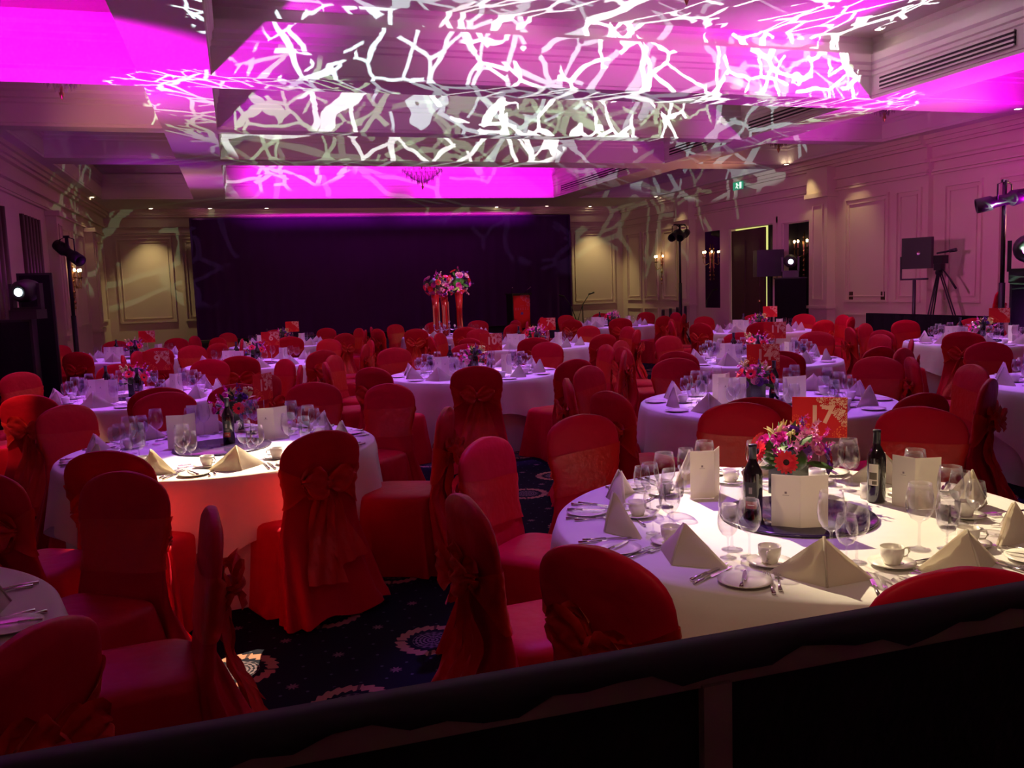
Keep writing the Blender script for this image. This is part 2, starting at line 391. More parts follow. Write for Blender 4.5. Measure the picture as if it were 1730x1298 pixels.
PROF = [(0, 4.3), (0, 4.34), (.012, 4.35), (.012, 4.62), (.03, 4.64), (.03, 4.69), (.05, 4.71), (.05, 4.78), (.075, 4.82), (.075, 4.93),
        (-.10, 4.93), (-.10, 5.12), (-.06, 5.15), (-.04, 5.2)]
for (x0, x1, y0, y1) in cofs:
    R = [[(x0 + o, y0 + o, z), (x1 - o, y0 + o, z), (x1 - o, y1 - o, z), (x0 + o, y1 - o, z)] for o, z in PROF]
    mb.rings(R, True, False, True, False)
struct('ceiling', mb, 'ceil')
# round plaster rose over the nearest chandelier
def arc_ring(cx, cy, r, z, t=.05, n=64):
    m = MB(); R = []
    for k in range(n + 1):
        a = 2 * pi * k / n; R.append([(cx + (r + dx) * cos(a), cy + (r + dx) * sin(a), z + dz) for dx, dz in ((-t, 0), (-t * .6, -t), (t * .6, -t), (t, 0))])
    m.rings(R, False); return m
mb = MB()
for r in (.9, 1.25): 
    q = arc_ring(4.6, 8.3, r, 5.2, .06); mb.add(q.v, q.f, True)
struct('trim_1', mb, 'ceil')

def frame(mb, p, t=.035, d=.03, axis='X', s=-1, u0=0, u1=1, z0=0, z1=1):
    """picture-frame moulding on a wall plane; p is the plane coordinate, s the side it stands out to"""
    def bx(a0, a1, b0, b1):
        lo, hi = (p, p + s * d) if s > 0 else (p + s * d, p)
        if axis == 'X': mb.box(lo, hi, a0, a1, b0, b1)
        else: mb.box(a0, a1, lo, hi, b0, b1)
    bx(u0, u1, z1 - t, z1); bx(u0, u1, z0, z0 + t); bx(u0, u0 + t, z0 + t, z1 - t); bx(u1 - t, u1, z0 + t, z1 - t)
def cornice(mb, axis, p, s, u0, u1):
    for d, z0, z1 in ((.26, 4.22, 4.3), (.20, 4.14, 4.22), (.14, 4.08, 4.14), (.05, 3.86, 4.08), (.09, 3.80, 3.86), (.04, 3.62, 3.66), (.06, 3.56, 3.60)):
        lo, hi = (p, p + s * d) if s > 0 else (p + s * d, p)
        if axis == 'X': mb.box(lo, hi, u0, u1, z0, z1)
        else: mb.box(u0, u1, lo, hi, z0, z1)
# right wall with pilasters, panels and openings
mb = MB()
DY0, DY1, DZ = 19.0, 21.0, 3.02     # door opening
OY0, OY1, OZ = 17.5, 18.6, 2.98     # dark opening
mb.box(XR, XR + .15, 21.0, YF, 0, ZS); mb.box(XR, XR + .15, DY0, DY1, DZ, ZS); mb.box(XR, XR + .15, OY1, DY0, 0, ZS)
mb.box(XR, XR + .15, OY0, OY1, OZ, ZS); mb.box(XR, XR + .15, 13.9, OY0, 0, ZS); mb.box(XR + .12, XR + .3, YN, 13.9, 0, ZS)
cornice(mb, 'X', XR, -1, 13.9, YF); cornice(mb, 'X', XR + .12, -1, YN, 13.9)
for (a, b) in ((16.65, 17.3), (22.9, 23.6)):     # pilasters with capitals
    mb.box(XR - .22, XR, a, b, 0, 3.45); mb.box(XR - .30, XR, a - .08, b + .08, 3.45, 3.55); mb.box(XR - .26, XR, a - .04, b + .04, 3.55, 4.1)
    mb.box(XR - .28, XR, a - .05, b + .05, 0, .35); mb.box(XR - .26, XR, a - .04, b + .04, .95, 1.02)
    frame(mb, XR - .22, .03, .025, 'X', -1, a + .14, b - .14, 1.15, 3.3)
for (a, b) in ((14.95, 16.3), (14.05, 14.75), (24.0, 25.0), (25.3, 26.3), (26.5, 27.6)): 
    frame(mb, XR, .05, .045, 'X', -1, a, b, 1.1, 3.35); frame(mb, XR, .02, .03, 'X', -1, a + .12, b - .12, 1.22, 3.23)
    frame(mb, XR, .04, .04, 'X', -1, a, b, .2, .85)
for (a, b) in ((12.7, 13.6), (10.9, 12.35), (9.0, 10.6)):
    frame(mb, XR + .12, .05, .045, 'X', -1, a, b, 1.1, 3.35); frame(mb, XR + .12, .02, .03, 'X', -1, a + .12, b - .12, 1.22, 3.23)
for (a, b, z) in ((DY0, DY1, DZ), (OY0, OY1, OZ)):   # architraves
    mb.box(XR - .05, XR, a - .16, a - .02, 0, z + .16); mb.box(XR - .05, XR, b + .02, b + .16, 0, z + .16); mb.box(XR - .06, XR, a - .16, b + .16, z + .02, z + .18)
struct('wall_right', mb, 'wall')
mb = MB(); mb.box(XR + .9, XR + .95, 16.5, 22, 0, 3.6); struct('trim_2', mb, 'dark')
# glowing panel standing in for the lit corridor behind the half open door
mb = MB(); mb.box(XR + .70, XR + .75, 19.6, 22.2, .0, 3.3); struct('trim_3', mb, 'lit')
mb = MB(); mb.box(XR + .1, XR + .9, 19.3, 19.4, 0, 3.6); struct('trim_4', mb, 'dark')
d = thing('door_leaf', 'dark wood door standing ajar in the right wall', 'door', (XR + .02, DY1 - .05, 0), 0)
mb = MB(); TF = Matrix.Rotation(radians(-4), 4, 'Z')
mb.box(-.03, .03, -1.72, 0, .02, 2.97, TF)
for z0, z1 in ((.25, 1.3), (1.5, 2.7)):
    for y0, y1 in ((-1.5, -.95), (-.75, -.2)): mb.box(-.045, -.03, y0, y1, z0, z1, TF)
link('panel', mb.mesh('door_panel', 'door'), d)
mb = MB(); mb.sphere((0, 0, 0), .05, 10, 8, 1, TF @ Matrix.Translation((-.09, -1.6, 1.1))); link('handle', mb.mesh('door_handle', 'brass'), d)
# mirror between pilaster and door
mt_m = mat('mirror_glass', (.75, .75, .72), .03, metal=1)
mb = MB(); mb.box(XR - .012, XR, 21.55, 22.35, .9, 3.05); o = link('wall_mirror', mb.mesh('mirror', mt_m)); o['label'] = 'tall mirror panel on the right wall, left of the dark door'; o['category'] = 'mirror'
# left wall
mb = MB()
mb.box(XL - .15, XL, 17.6, 17.62, 0, ZS)
ops = [(14.6, 16.5, 3.3), (17.6, 19.2, 3.3)]
mb.box(XL - .15, XL, YN, 14.6, 0, ZS); mb.box(XL - .15, XL, 16.5, 17.6, 0, ZS); mb.box(XL - .15, XL, 19.2, YF, 0, ZS)
for a, b, z in ops: mb.box(XL - .15, XL, a, b, z, ZS); mb.box(XL - .6, XL - .55, a - .3, b + .3, 0, z + .2)
cornice(mb, 'X', XL, 1, YN, YF)
for (a, b) in ((19.9, 20.5), (24.6, 25.2)):
    mb.box(XL, XL + .2, a, b, 0, 3.45); mb.box(XL, XL + .28, a - .08, b + .08, 3.45, 3.55); mb.box(XL, XL + .26, a - .04, b + .04, .9, 1.0)
    frame(mb, XL + .2, .03, .025, 'X', 1, a + .12, b - .12, 1.1, 3.3)
for (a, b) in ((20.9, 22.4), (22.7, 24.3), (25.6, 27.6)):
    frame(mb, XL, .05, .045, 'X', 1, a, b, 1.1, 3.35)
struct('wall_left', mb, 'wall')
for i, (a, b, z) in enumerate(ops):
    mb = MB(); mb.box(XL - .08, XL - .04, a, b, 0, z); n = 6
    for k in range(n): mb.tube([(XL - .03, a + (k + .5) * (b - a) / n, 0), (XL - .03, a + (k + .5) * (b - a) / n, z)], .09, 8)
    o = link('window_curtain', mb.mesh('curtain', 'door')); o['label'] = ('dark drawn curtain in the left wall opening nearest the camera' if i == 0 else 'dark drawn curtain in the left wall opening beside the light stand'); o['category'] = 'curtain'
# far wall
mb = MB(); mb.box(XL - .1, XR + .2, YF, YF + .15, 0, ZS); cornice(mb, 'Y', YF, -1, XL, XR)
for (a, b) in ((-3.3, -1.75), (-1.5, -.2), (11.0, 12.6)):
    frame(mb, YF, .05, .045, 'Y', -1, a, b, 1.0, 3.5); frame(mb, YF, .02, .03, 'Y', -1, a + .12, b - .12, 1.12, 3.38)
struct('wall_far', mb, 'wall')
mb = MB(); mb.box(XL - .1, XR + .4, YN - .15, YN, 0, ZC); struct('wall_near', mb, 'wall')
for nm, bx in (('baseboard_right', (XR - .03, XR, 14, 17.4)), ('baseboard_left', (XL, XL + .03, 19.3, YF)),):
    struct(nm, MB().box(bx[0], bx[1], bx[2], bx[3], 0, .16), 'wall')
struct('baseboard_far', MB().box(XL, XR, YF - .03, YF, 0, .16), 'wall')
# ceiling vents
for i, (px, y0, y1, lb) in enumerate(((9.262, 8.6, 10.95, 'long slotted air vent beside the nearest right ceiling corner'), (9.262, 12.2, 14.4, 'long slotted air vent in the middle coffer, above the projected branches'),
                                  (9.262, 15.4, 17.5, 'slotted air vent in the second farthest coffer'), (9.262, 19.2, 24.2, 'slotted air vent in the farthest magenta-lit coffer'))):
    t = thing('ceiling_vent', lb, 'vent', (px - .02, (y0 + y1) / 2, 4.50), 0, 'air vents in the coffer sides')
    h = (y1 - y0) / 2
    mb = MB(); mb.box(-.01, .03, -h, h, -.09, .09); link('backing', mb.mesh('vent_backing', 'vent'), t)
    for z in (-.085, -.03, .03, .085): mb = MB(); mb.box(-.025, .0, -h, h, z - .012, z + .012); link('slat', mb.mesh('vent_slat', 'ceil'), t)
# downlights
dl_me = MB().lathe([(.001, -.004), (.05, -.004), (.055, -.012)], 16).mesh('lamp', 'down')
dl_rim = MB().lathe([(.055, 0), (.055, -.015), (.08, -.012), (.085, 0)], 16).mesh('rim', 'ceil')
DL = [(-2.19, 27.35, 'left of the backdrop'), (-.58, 27.45, 'above the left end of the backdrop'), (1.03, 27.5, 'above the backdrop, second from its left end'),
      (8.27, 27.6, 'above the backdrop, left of the lectern'), (9.94, 27.4, 'above the right end of the backdrop'), (11.56, 27.6, 'over the far right wall panel'),
      (12.5, 24.6, 'near the lit pilaster'), (12.35, 17.7, 'beside the exit sign, over the right wall'), (12.35, 11.4, 'at the right edge of the picture'), (-3.3, 24.3, 'over the left light stand')]
for x, y, lb in DL:
    x = min(x, 12.55)
    put('downlight', 'small lit round ceiling downlight ' + lb, 'downlight', (x, y, 4.299), 0, [('lamp', dl_me), ('rim', dl_rim)], 'recessed ceiling downlights')
put('downlight', 'small lit round downlight in the upper right ceiling panel', 'downlight', (9.05, 10.75, 5.198), 0, [('lamp', dl_me), ('rim', dl_rim)], 'recessed ceiling downlights')
for x, y, wt in ((-2.3, 27.3, 150), (-.9, 27.5, 50), (11.7, 27.3, 200), (12.3, 24.5, 40), (12.2, 23.2, 45), (-3.2, 24.3, 15), (12.35, 17.2, 45), (9.9, 27.6, 40), (12.4, 15.9, 45)):
    spot('downlight_beam', (x, y, 4.25), (x + (.15 if x > 0 else -.1), y + (.25 if y > 26 else 0), 0), (1, .80, .38), wt, 75, .8, .03)

# exit sign on the right cornice
p = atX(1247, 314, 12.62)
t = thing('exit_sign', 'small green running-man exit sign under the right cornice', 'sign', p, 0)
mb = MB(); mb.box(-.02, .02, -.22, .22, -.1, .1); link('box', mb.mesh('sign_box', 'signg'), t)
mb = MB(); mb.sphere((-.03, .02, .05), .022, 8, 6); mb.tube([(-.03, .0, .03), (-.03, .02, -.02)], .018, 6); mb.tube([(-.03, .02, -.02), (-.03, .07, -.05)], .012, 6); mb.tube([(-.03, .02, -.02), (-.03, -.04, -.07)], .012, 6)
mb.tube([(-.03, -.01, .03), (-.03, -.07, .0)], .01, 6); mb.box(-.03, -.025, -.19, -.11, -.08, .08); link('pictogram', mb.mesh('running_man', 'signw'), t)

# ------------------------------------------------------------------ backdrop, stage, lectern
def at_plane(px, py, Y): return atY(px, py, Y)
mb = MB(); x0, x1 = -1.16, 10.75; nx = 160; R = []
for z in (.42, 1.5, 2.6, 3.98):
    R.append([(x0 + (x1 - x0) * k / nx, 27.55 + .02 * sin(k * 1.3) + .012 * sin(k * .37), z) for k in range(nx + 1)])
mb.rings(R, False)
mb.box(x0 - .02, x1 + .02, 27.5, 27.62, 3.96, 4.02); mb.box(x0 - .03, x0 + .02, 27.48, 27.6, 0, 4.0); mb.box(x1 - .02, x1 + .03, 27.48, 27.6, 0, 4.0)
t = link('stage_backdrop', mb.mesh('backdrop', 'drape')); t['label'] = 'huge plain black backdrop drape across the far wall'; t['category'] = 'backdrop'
t = thing('stage', 'low dark stage platform in front of the black backdrop', 'stage', (4.8, 25.3, 0), 0)
mb = MB(); mb.box(-5.9, 5.9, -1.9, 2.1, .36, .42); link('deck', mb.mesh('deck', 'darkc'), t)
mb = MB(); mb.box(-5.9, 5.9, -1.95, -1.9, 0, .42); link('front_skirt', mb.mesh('front', 'blue'), t)
def text_mesh(txt, size, m, bold=.0, ext=.001):
    cu = bpy.data.curves.new('t', 'FONT'); cu.body = txt; cu.size = size; cu.align_x = 'CENTER'; cu.align_y = 'CENTER'; cu.offset = bold; cu.extrude = ext; cu.resolution_u = 3
    o = bpy.data.objects.new('t', cu); COL.objects.link(o); dg = bpy.context.evaluated_depsgraph_get(); dg.update()
    me = bpy.data.meshes.new_from_object(o.evaluated_get(dg)); bpy.data.objects.remove(o); bpy.data.curves.remove(cu)
    me.materials.clear(); me.materials.append(MT[m]); return me
def peony(mb, cx, cz, r, y, petals=5, rings=3, rnd=None, jit=.3):
    """line-drawn peony: rows of small crescent petals on a plane facing -Y"""
    rnd = rnd or random
    for k in range(rings):
        rr = r * (1 - k / (rings + .3)); n = petals + 2 * (rings - k)
        for i in range(n):
            a0 = 2 * pi * i / n + k * .5 + rnd.uniform(-.1, .1); da = .72 * 2 * pi / n / 2; v = []
            for s_ in range(5):
                a = a0 - da + 2 * da * s_ / 4; b = rr * (1 + .12 * sin(pi * s_ / 4)); v.append((cx + b * cos(a), y, cz + b * sin(a)))
            for s_ in range(4, -1, -1):
                a = a0 - da + 2 * da * s_ / 4; b = rr * (1 - .16 * sin(pi * s_ / 4) - .04) + rr * .02; v.append((cx + b * cos(a), y, cz + b * sin(a)))
            f = [(j, j + 1, 8 - j, 9 - j) for j in range(4)]
            mb.add(v, f)
p = atz(887, 550, .42)
lx, ly = atY(882, 545, 25.0).x, 25.0
t = thing('lectern', 'red fronted lectern with floral print and blue round logo on stage', 'lectern', (lx, ly, .42), radians(8))
mb = MB(); mb.box(-.30, .30, -.0, .42, 0, 1.02); link('body', mb.mesh('lectern_body', 'dark'), t)
mb = MB(); mb.box(-.27, .27, -.02, 0, .02, 1.0); fp = link('front_panel', mb.mesh('lectern_front', 'redcard'), t)
mb = MB(); rnd = random.Random(3)
for cx, cz, r in ((.08, .93, .09), (.2, .85, .08), (.2, .95, .07), (.22, .72, .06), (.0, .97, .05)): peony(mb, cx, cz, r, -.023, 5, 3, rnd)
link('floral_print', mb.mesh('lectern_print', 'print'), fp)
mb = MB(); 
for k in range(6):     # a line of small square characters
    cx = -.2 + k * .08
    mb.box(cx - .025, cx + .025, -.024, -.021, .615, .622); mb.box(cx - .025, cx + .025, -.024, -.021, .575, .580); mb.box(cx - .004, cx + .004, -.024, -.021, .56, .635); mb.box(cx - .02 + .004 * k, cx - .013 + .004 * k, -.024, -.021, .565, .6)
mb.box(-.06, .08, -.024, -.021, .68, .686)
link('lettering', mb.mesh('lectern_letters', 'print'), fp)
mb = MB(); mb.lathe([(.001, 0), (.028, 0)], 20, Matrix.Translation((0, -.0225, .46)) @ Matrix.Rotation(pi / 2, 4, 'X')); mb.lathe([(.036, 0), (.046, 0)], 24, Matrix.Translation((0, -.0225, .46)) @ Matrix.Rotation(pi / 2, 4, 'X'))
link('round_logo', mb.mesh('lectern_logo', 'logo'), fp)
mb = MB(); mb.box(-.33, .33, -.06, .44, 1.02, 1.06); link('top', mb.mesh('lectern_top', 'dark'), t)
mb = MB()
for s_ in (-1, 1): mb.tube([(s_ * .2, .2, 1.06), (s_ * .26, .1, 1.16), (s_ * .3, -.02, 1.22)], .008, 6); mb.sphere((s_ * .3, -.03, 1.23), .02)
link('microphone', mb.mesh('lectern_mics', 'silver'), t)
def mic_stand(px, py0, py1, Y, lb, flip):
    b = atY(px, py1, Y); tp = atY(px, py0, Y); h = tp.z
    t = thing('microphone_stand', lb, 'microphone stand', (b.x, Y, .0), 0, 'microphone stands right of the backdrop')
    mb = MB(); mb.tube([(0, 0, .02), (0, 0, h - .25)], .018, 8)
    link('pole', mb.mesh('pole', 'dark'), t)
    mb = MB(); mb.tube([(.18 * flip, 0, h - .75), (0, 0, h - .25), (-.25 * flip, 0, h + .1)], .014, 6); link('boom', mb.mesh('boom', 'dark'), t)
    mb = MB(); mb.tube([(-.22 * flip, 0, h + .08), (-.42 * flip, 0, h + .14)], [.022, .03], 8); link('microphone', mb.mesh('mic', 'dark'), t)
    mb = MB()
    for k in range(3): a = 2 * pi * k / 3; mb.tube([(0, 0, .12), (.3 * cos(a), .3 * sin(a), .01)], .012, 6)
    link('tripod_base', mb.mesh('base', 'dark'), t)
mic_stand(966, 505, 545, 26.6, 'black boom microphone stand nearest the backdrop', 1)
mic_stand(985, 502, 540, 26.8, 'black boom microphone stand right of the other one', -1)

# ------------------------------------------------------------------ theatre gear
def lantern(mb_b, mb_l, L_=.55, r=.1):
    mb_b.lathe([(.02, -.3), (.09, -.28), (.11, -.1), (.08, -.05), (.08, .12), (r, .16), (r, .34), (r * .8, .34), (.06, .2)], 14)
def light_stand(px, pytop, pos, lb, aim, hgt=None, two=False, rz=0, br=.42):
    x, y = pos[0], pos[1]
    h = hgt
    t = thing('light_stand', lb, 'light stand', (x, y, pos[2] if len(pos) > 2 else 0), rz)
    mb = MB(); mb.tube([(0, 0, 0.0), (0, 0, h * .5)], .045, 10); mb.tube([(0, 0, h * .5), (0, 0, h)], .032, 10); link('mast', mb.mesh('mast', 'dark'), t)
    mb = MB()
    for k in range(3): a = 2 * pi * k / 3 + .4; mb.tube([(0, 0, .5), (br * cos(a), br * sin(a), .01)], .016, 6); mb.tube([(0, 0, .2), (br * .7 * cos(a), br * .7 * sin(a), .17)], .01, 6)
    link('tripod_base', mb.mesh('tripod', 'dark'), t)
    mb = MB(); mb.box(-.22 if two else -.05, .22 if two else .05, -.02, .02, h - .02, h + .02); link('crossbar', mb.mesh('bar', 'dark'), t)
    for k, dx in enumerate((-.16, .16) if two else (0,)):
        T = Matrix.Translation((dx, 0, h - .28)) @ Vector(aim).to_track_quat('Z', 'Y').to_matrix().to_4x4()
        mb = MB(); mb.lathe([(.02, -.34), (.10, -.32), (.12, -.1), (.085, -.05), (.085, .14), (.11, .18), (.11, .38), (.09, .38), (.07, .2)], 14, T)
        fx = link('spotlight', mb.mesh('lantern', 'dark'), t)
        mb = MB(); mb.tube([(dx - .13, 0, h - .28), (dx - .13, 0, h - .05), (dx, 0, h), (dx + .13, 0, h - .05), (dx + .13, 0, h - .28)], .012, 6); link('yoke', mb.mesh('yoke', 'dark'), fx)
    return t
p = atX(1690, 560, 10.9)
light_stand(0, 0, (10.95, 10.3, 0), 'tall black light stand on the right, its lantern aimed left', (-.75, .55, -.18), 3.0, br=.22)
pa = atX(1692, 285, 10.95)
pr = atX(1148, 380, 12.1); light_stand(0, 0, (12.1, pr.y, 0), 'black light stand in front of the lit pilaster', (-.8, -.4, -.25), pr.z, True, .3)
pl = atX(112, 400, -2.9); light_stand(0, 0, (-2.9, pl.y, 0), 'black light stand against the left wall', (.75, -.4, -.45), pl.z, False, -.3)
def moving_head(loc, rz, lb, lens, tilt=0.1, scale=1.0):
    t = thing('moving_head_light', lb, 'stage light', loc, rz)
    t.scale = (scale,) * 3
    mb = MB(); mb.box(-.17, .17, -.14, .14, 0, .12); link('base', mb.mesh('mh_base', 'dark'), t)
    mb = MB(); mb.box(-.19, -.15, -.05, .05, .12, .45); mb.box(.15, .19, -.05, .05, .12, .45); mb.box(-.19, .19, -.05, .05, .12, .15); link('yoke', mb.mesh('mh_yoke', 'dark'), t)
    T = Matrix.Translation((0, 0, .36)) @ Matrix.Rotation(pi / 2 + tilt, 4, 'X')
    mb = MB(); mb.lathe([(.02, -.2), (.12, -.17), (.145, -.05), (.14, .12), (.11, .2), (.052, .2), (.052, .17)], 18, T); hd = link('head', mb.mesh('mh_head', 'dark'), t)
    mb = MB(); mb.lathe([(.001, .205), (.05, .20)], 18, T); ln = link('lens', mb.mesh('mh_lens', lens), hd); ln['label'] = 'lit lens'
    return t
def speaker(loc, rz, w_, d_, h_, lb, name='loudspeaker', grille=True):
    t = thing(name, lb, 'speaker', loc, rz)
    mb = MB(); mb.box(-w_ / 2, w_ / 2, -d_ / 2, d_ / 2, 0, h_); link('cabinet', mb.mesh('cab', 'dark'), t)
    mb = MB(); mb.box(-w_ / 2 + .03, w_ / 2 - .03, -d_ / 2 - .015, -d_ / 2, .03, h_ - .03); link('grille', mb.mesh('grille', 'darkc'), t)
    return t
# left tower: tall black draped stack with moving head
v = atX(42, 470, -2.75); yl = v.y
speaker((-2.95, 12.6, 0), .1, .85, .6, 1.5, 'tall black speaker cabinet at the left edge', 'loudspeaker')
v = atY(58, 500, 12.9); v2 = atY(41, 477, 12.4)
moving_head((v2.x, 12.45, 1.5), -.25 + .0, 'moving head light with white lit lens on the left speaker', 'lens')
hz = atY(41, 477, 12.3).z
speaker((v.x - .05, 13.3, 0), .15, .42, .4, atY(65, 462, 13.3).z, 'black cabinet behind the left moving head light')
# right side: magenta head on amp rack
v = atX(1722, 420, 10.6)
speaker((10.95, 9.80, 0), -.85, .52, .5, 1.5, 'tall black speaker cabinet at the right edge')
moving_head((10.92, 9.84, 1.5), -.85, 'moving head light with magenta lit lens at the right edge', 'lensm', .1, 1.35)
# speaker on pole + white moving head before the dark opening
v = atX(1298, 445, 11.6)
t = thing('loudspeaker', 'square black loudspeaker on a pole in front of the door', 'speaker', (v.x, v.y, 0), -.35)
mb = MB(); mb.box(-.3, .3, -.2, .2, v.z - .3, v.z + .3); link('cabinet', mb.mesh('cab', 'dark'), t)
mb = MB(); mb.tube([(0, 0, 0.02), (0, 0, v.z - .3)], .025, 8); link('pole', mb.mesh('pole', 'dark'), t)
mb = MB()
for k in range(3): a = 2 * pi * k / 3; mb.tube([(0, 0, .4), (.4 * cos(a), .4 * sin(a), .01)], .014, 6)
link('tripod_base', mb.mesh('tri', 'dark'), t)
v = atX(1335, 441, 11.7)
t = thing('light_tower', 'black draped stand under the moving head, before the dark opening', 'stand', (v.x, v.y, 0), -.4)
mb = MB(); mb.box(-.28, .28, -.28, .28, 0, v.z - .37); link('cover', mb.mesh('tower', 'darkc'), t); mb = MB(); mb.box(-.3, .3, -.3, .3, v.z - .39, v.z - .36); link('top_plate', mb.mesh('tower_top', 'dark'), t)
moving_head((v.x, v.y, v.z - .36), -.55, 'moving head light with white lit lens before the dark opening', 'lens')
# camera platform with draped front
t = thing('camera_platform', 'black draped camera platform along the right wall', 'platform', (0, 0, 0), 0)
a = atX(1463, 530, 11.0); b = atX(1668, 528, 11.0)
PY1, PY0 = a.y, b.y - .2
mb = MB(); R = []
for z in (0.0, a.z):
    R.append([(11.0 + .02 * sin(k * 1.1), PY0 + (PY1 - PY0) * k / 60, z) for k in range(61)])
mb.rings(R, False); mb.box(11.0, 11.06, PY0, PY1, a.z - .02, a.z + .01); link('front_drape', mb.mesh('drape', 'darkc'), t)
mb = MB(); mb.box(11.1, 12.75, PY0, PY1, .30, .36); mb.box(11.1, 12.75, PY1 - .04, PY1, 0, .3); mb.box(11.1, 12.75, PY0, PY0 + .04, 0, .3); link('deck', mb.mesh('deck2', 'darkc'), t)
# monitor on stand
c = atX(1550, 428, 11.4)
t = thing('monitor', 'black monitor on a stand seen from behind, on the camera platform', 'monitor', (11.4, c.y, .36), radians(-72))
cz = c.z - .36
mb = MB(); mb.box(-.27, .27, -.04, .04, cz - .27, cz + .27); s_ = link('screen', mb.mesh('screen', 'dark'), t); 
mb = MB(); mb.lathe([(.001, 0), (.035, 0), (.035, .006)], 12, Matrix.Translation((.05, -.05, cz + .0)) @ Matrix.Rotation(pi / 2, 4, 'X')); link('badge', mb.mesh('badge', 'silver'), s_)
mb = MB(); mb.tube([(-.27, 0, cz - .05), (-.30, 0, cz - .05), (-.30, 0, cz - .45), (.2, 0, cz - .45)], .02, 6); mb.tube([(-.05, 0, cz - .45), (-.05, 0, .02)], .03, 8); mb.lathe([(.0, .0), (.2, .0), (.2, .02), (.0, .03)], 16, Matrix.Translation((-.05, 0, 0))); link('stand', mb.mesh('mon_stand', 'dark'), t)
# video camera on tripod
c = atX(1587, 440, 12.3)
t = thing('video_camera', 'black video camera on a tripod on the camera platform', 'camera', (12.3, c.y, .36), radians(-78))
cz = c.z - .36
mb = MB(); mb.box(-.10, .12, -.09, .09, cz - .06, cz + .09); mb.tube([(-.1, 0, cz + .02), (-.34, 0, cz + .02)], [.05, .065], 10); body = link('camera_body', mb.mesh('vc', 'dark'), t)
mb = MB(); mb.tube([(-.05, 0, cz + .13), (.28, .0, cz + .17)], .018, 8); mb.tube([(.2, 0, cz + .16), (.33, 0, cz + .175)], [.03, .035], 8); link('microphone', mb.mesh('vcm', 'dark'), body)
mb = MB(); mb.box(-.07, .07, -.06, .06, cz - .18, cz - .06); mb.sphere((0, 0, cz - .22), .07); link('fluid_head', mb.mesh('vch', 'dark'), t)
mb = MB(); mb.tube([(.05, 0, cz - .14), (.2, 0, cz - .32), (.34, 0, cz - .52)], [.012, .016, .022], 8); link('pan_handle', mb.mesh('vcp', 'dark'), t)
for k in range(3):
    a_ = 2 * pi * k / 3 + .5
    mb = MB()
    for s_ in (-1, 1): mb.tube([(s_ * .02 + .03 * cos(a_), .03 * sin(a_), cz - .25), (s_ * .025 + .42 * cos(a_), .42 * sin(a_), .02)], .013, 6)
    link('leg', mb.mesh('vleg', 'dark'), t)
mb = MB()
for k in range(3): a_ = 2 * pi * k / 3 + .5; mb.tube([(0, 0, .32), (.3 * cos(a_), .3 * sin(a_), .34)], .012, 6)
link('spreader', mb.mesh('vsp', 'dark'), t)
# wall sconces
def sconce(loc, rz, lb, s=1.0):
    t = thing('wall_sconce', lb, 'wall light', loc, rz, 'brass candle sconces'); t.scale = (s, s, s)
    mb = MB(); mb.tube([(0, -.03, -.75), (0, -.04, -.3), (0, -.05, .1), (0, -.03, .4)], [.008, .03, .035, .008], 8)
    for k in range(9): z = -.7 + k * .12; mb.sphere((0, -.05, z), .03 + .01 * (k % 2), 8, 6)
    link('stem', mb.mesh('sc_stem', 'brass'), t)
    for k, dx in enumerate((-.26, 0, .26)):
        yy = -.14 if dx else -.22
        mb = MB(); mb.tube([(0, -.05, -.18), (dx * .5, yy, -.26), (dx, yy, -.16), (dx, yy, -.05)], .01, 6); mb.lathe([(.005, -.05), (.04, -.02), (.045, -.01)], 10, Matrix.Translation((dx, yy, 0))); mb.lathe([(.014, -.02), (.014, .12)], 8, Matrix.Translation((dx, yy, 0)))
        a_ = link('arm', mb.mesh('sc_arm', 'brass'), t)
        mb = MB(); mb.sphere((dx, yy, .15), .028, 8, 6, 1.4); bl = link('bulb', mb.mesh('sc_bulb', 'bulb'), a_); bl['label'] = 'lit bulb'
p = atX(1120, 436, XR); sconce((XR, p.y, p.z - .1), -pi / 2, 'brass three-candle sconce left of the light stand by the lit pilaster')
p = atX(1203, 428, XR); sconce((XR - .02, p.y, p.z - .1), -pi / 2, 'brass candle sconce on the tall mirror panel', .9)
p = atX(1348, 412, XR); sconce((XR + .85, 18.0 + .9, p.z - .05), -pi / 2, 'candle sconce glowing inside the dark opening', 1.0)
p = atX(118, 461, XL); sconce((XL, p.y, p.z - .1), pi / 2, 'small lit candle sconce on the left wall')
for px, py, lb in ((1438, 500, 'left'), (1492, 500, 'right')):
    p = atX(px, py, XR); mb = MB(); mb.box(-.012, 0, -.06, .06, -.09, .09)
    t = thing('wall_socket', 'small dark wall plate on the right wall panel, %s one of two' % lb, 'wall plate', (XR, p.y, p.z), 0, None, mb.mesh('plate', 'door'))
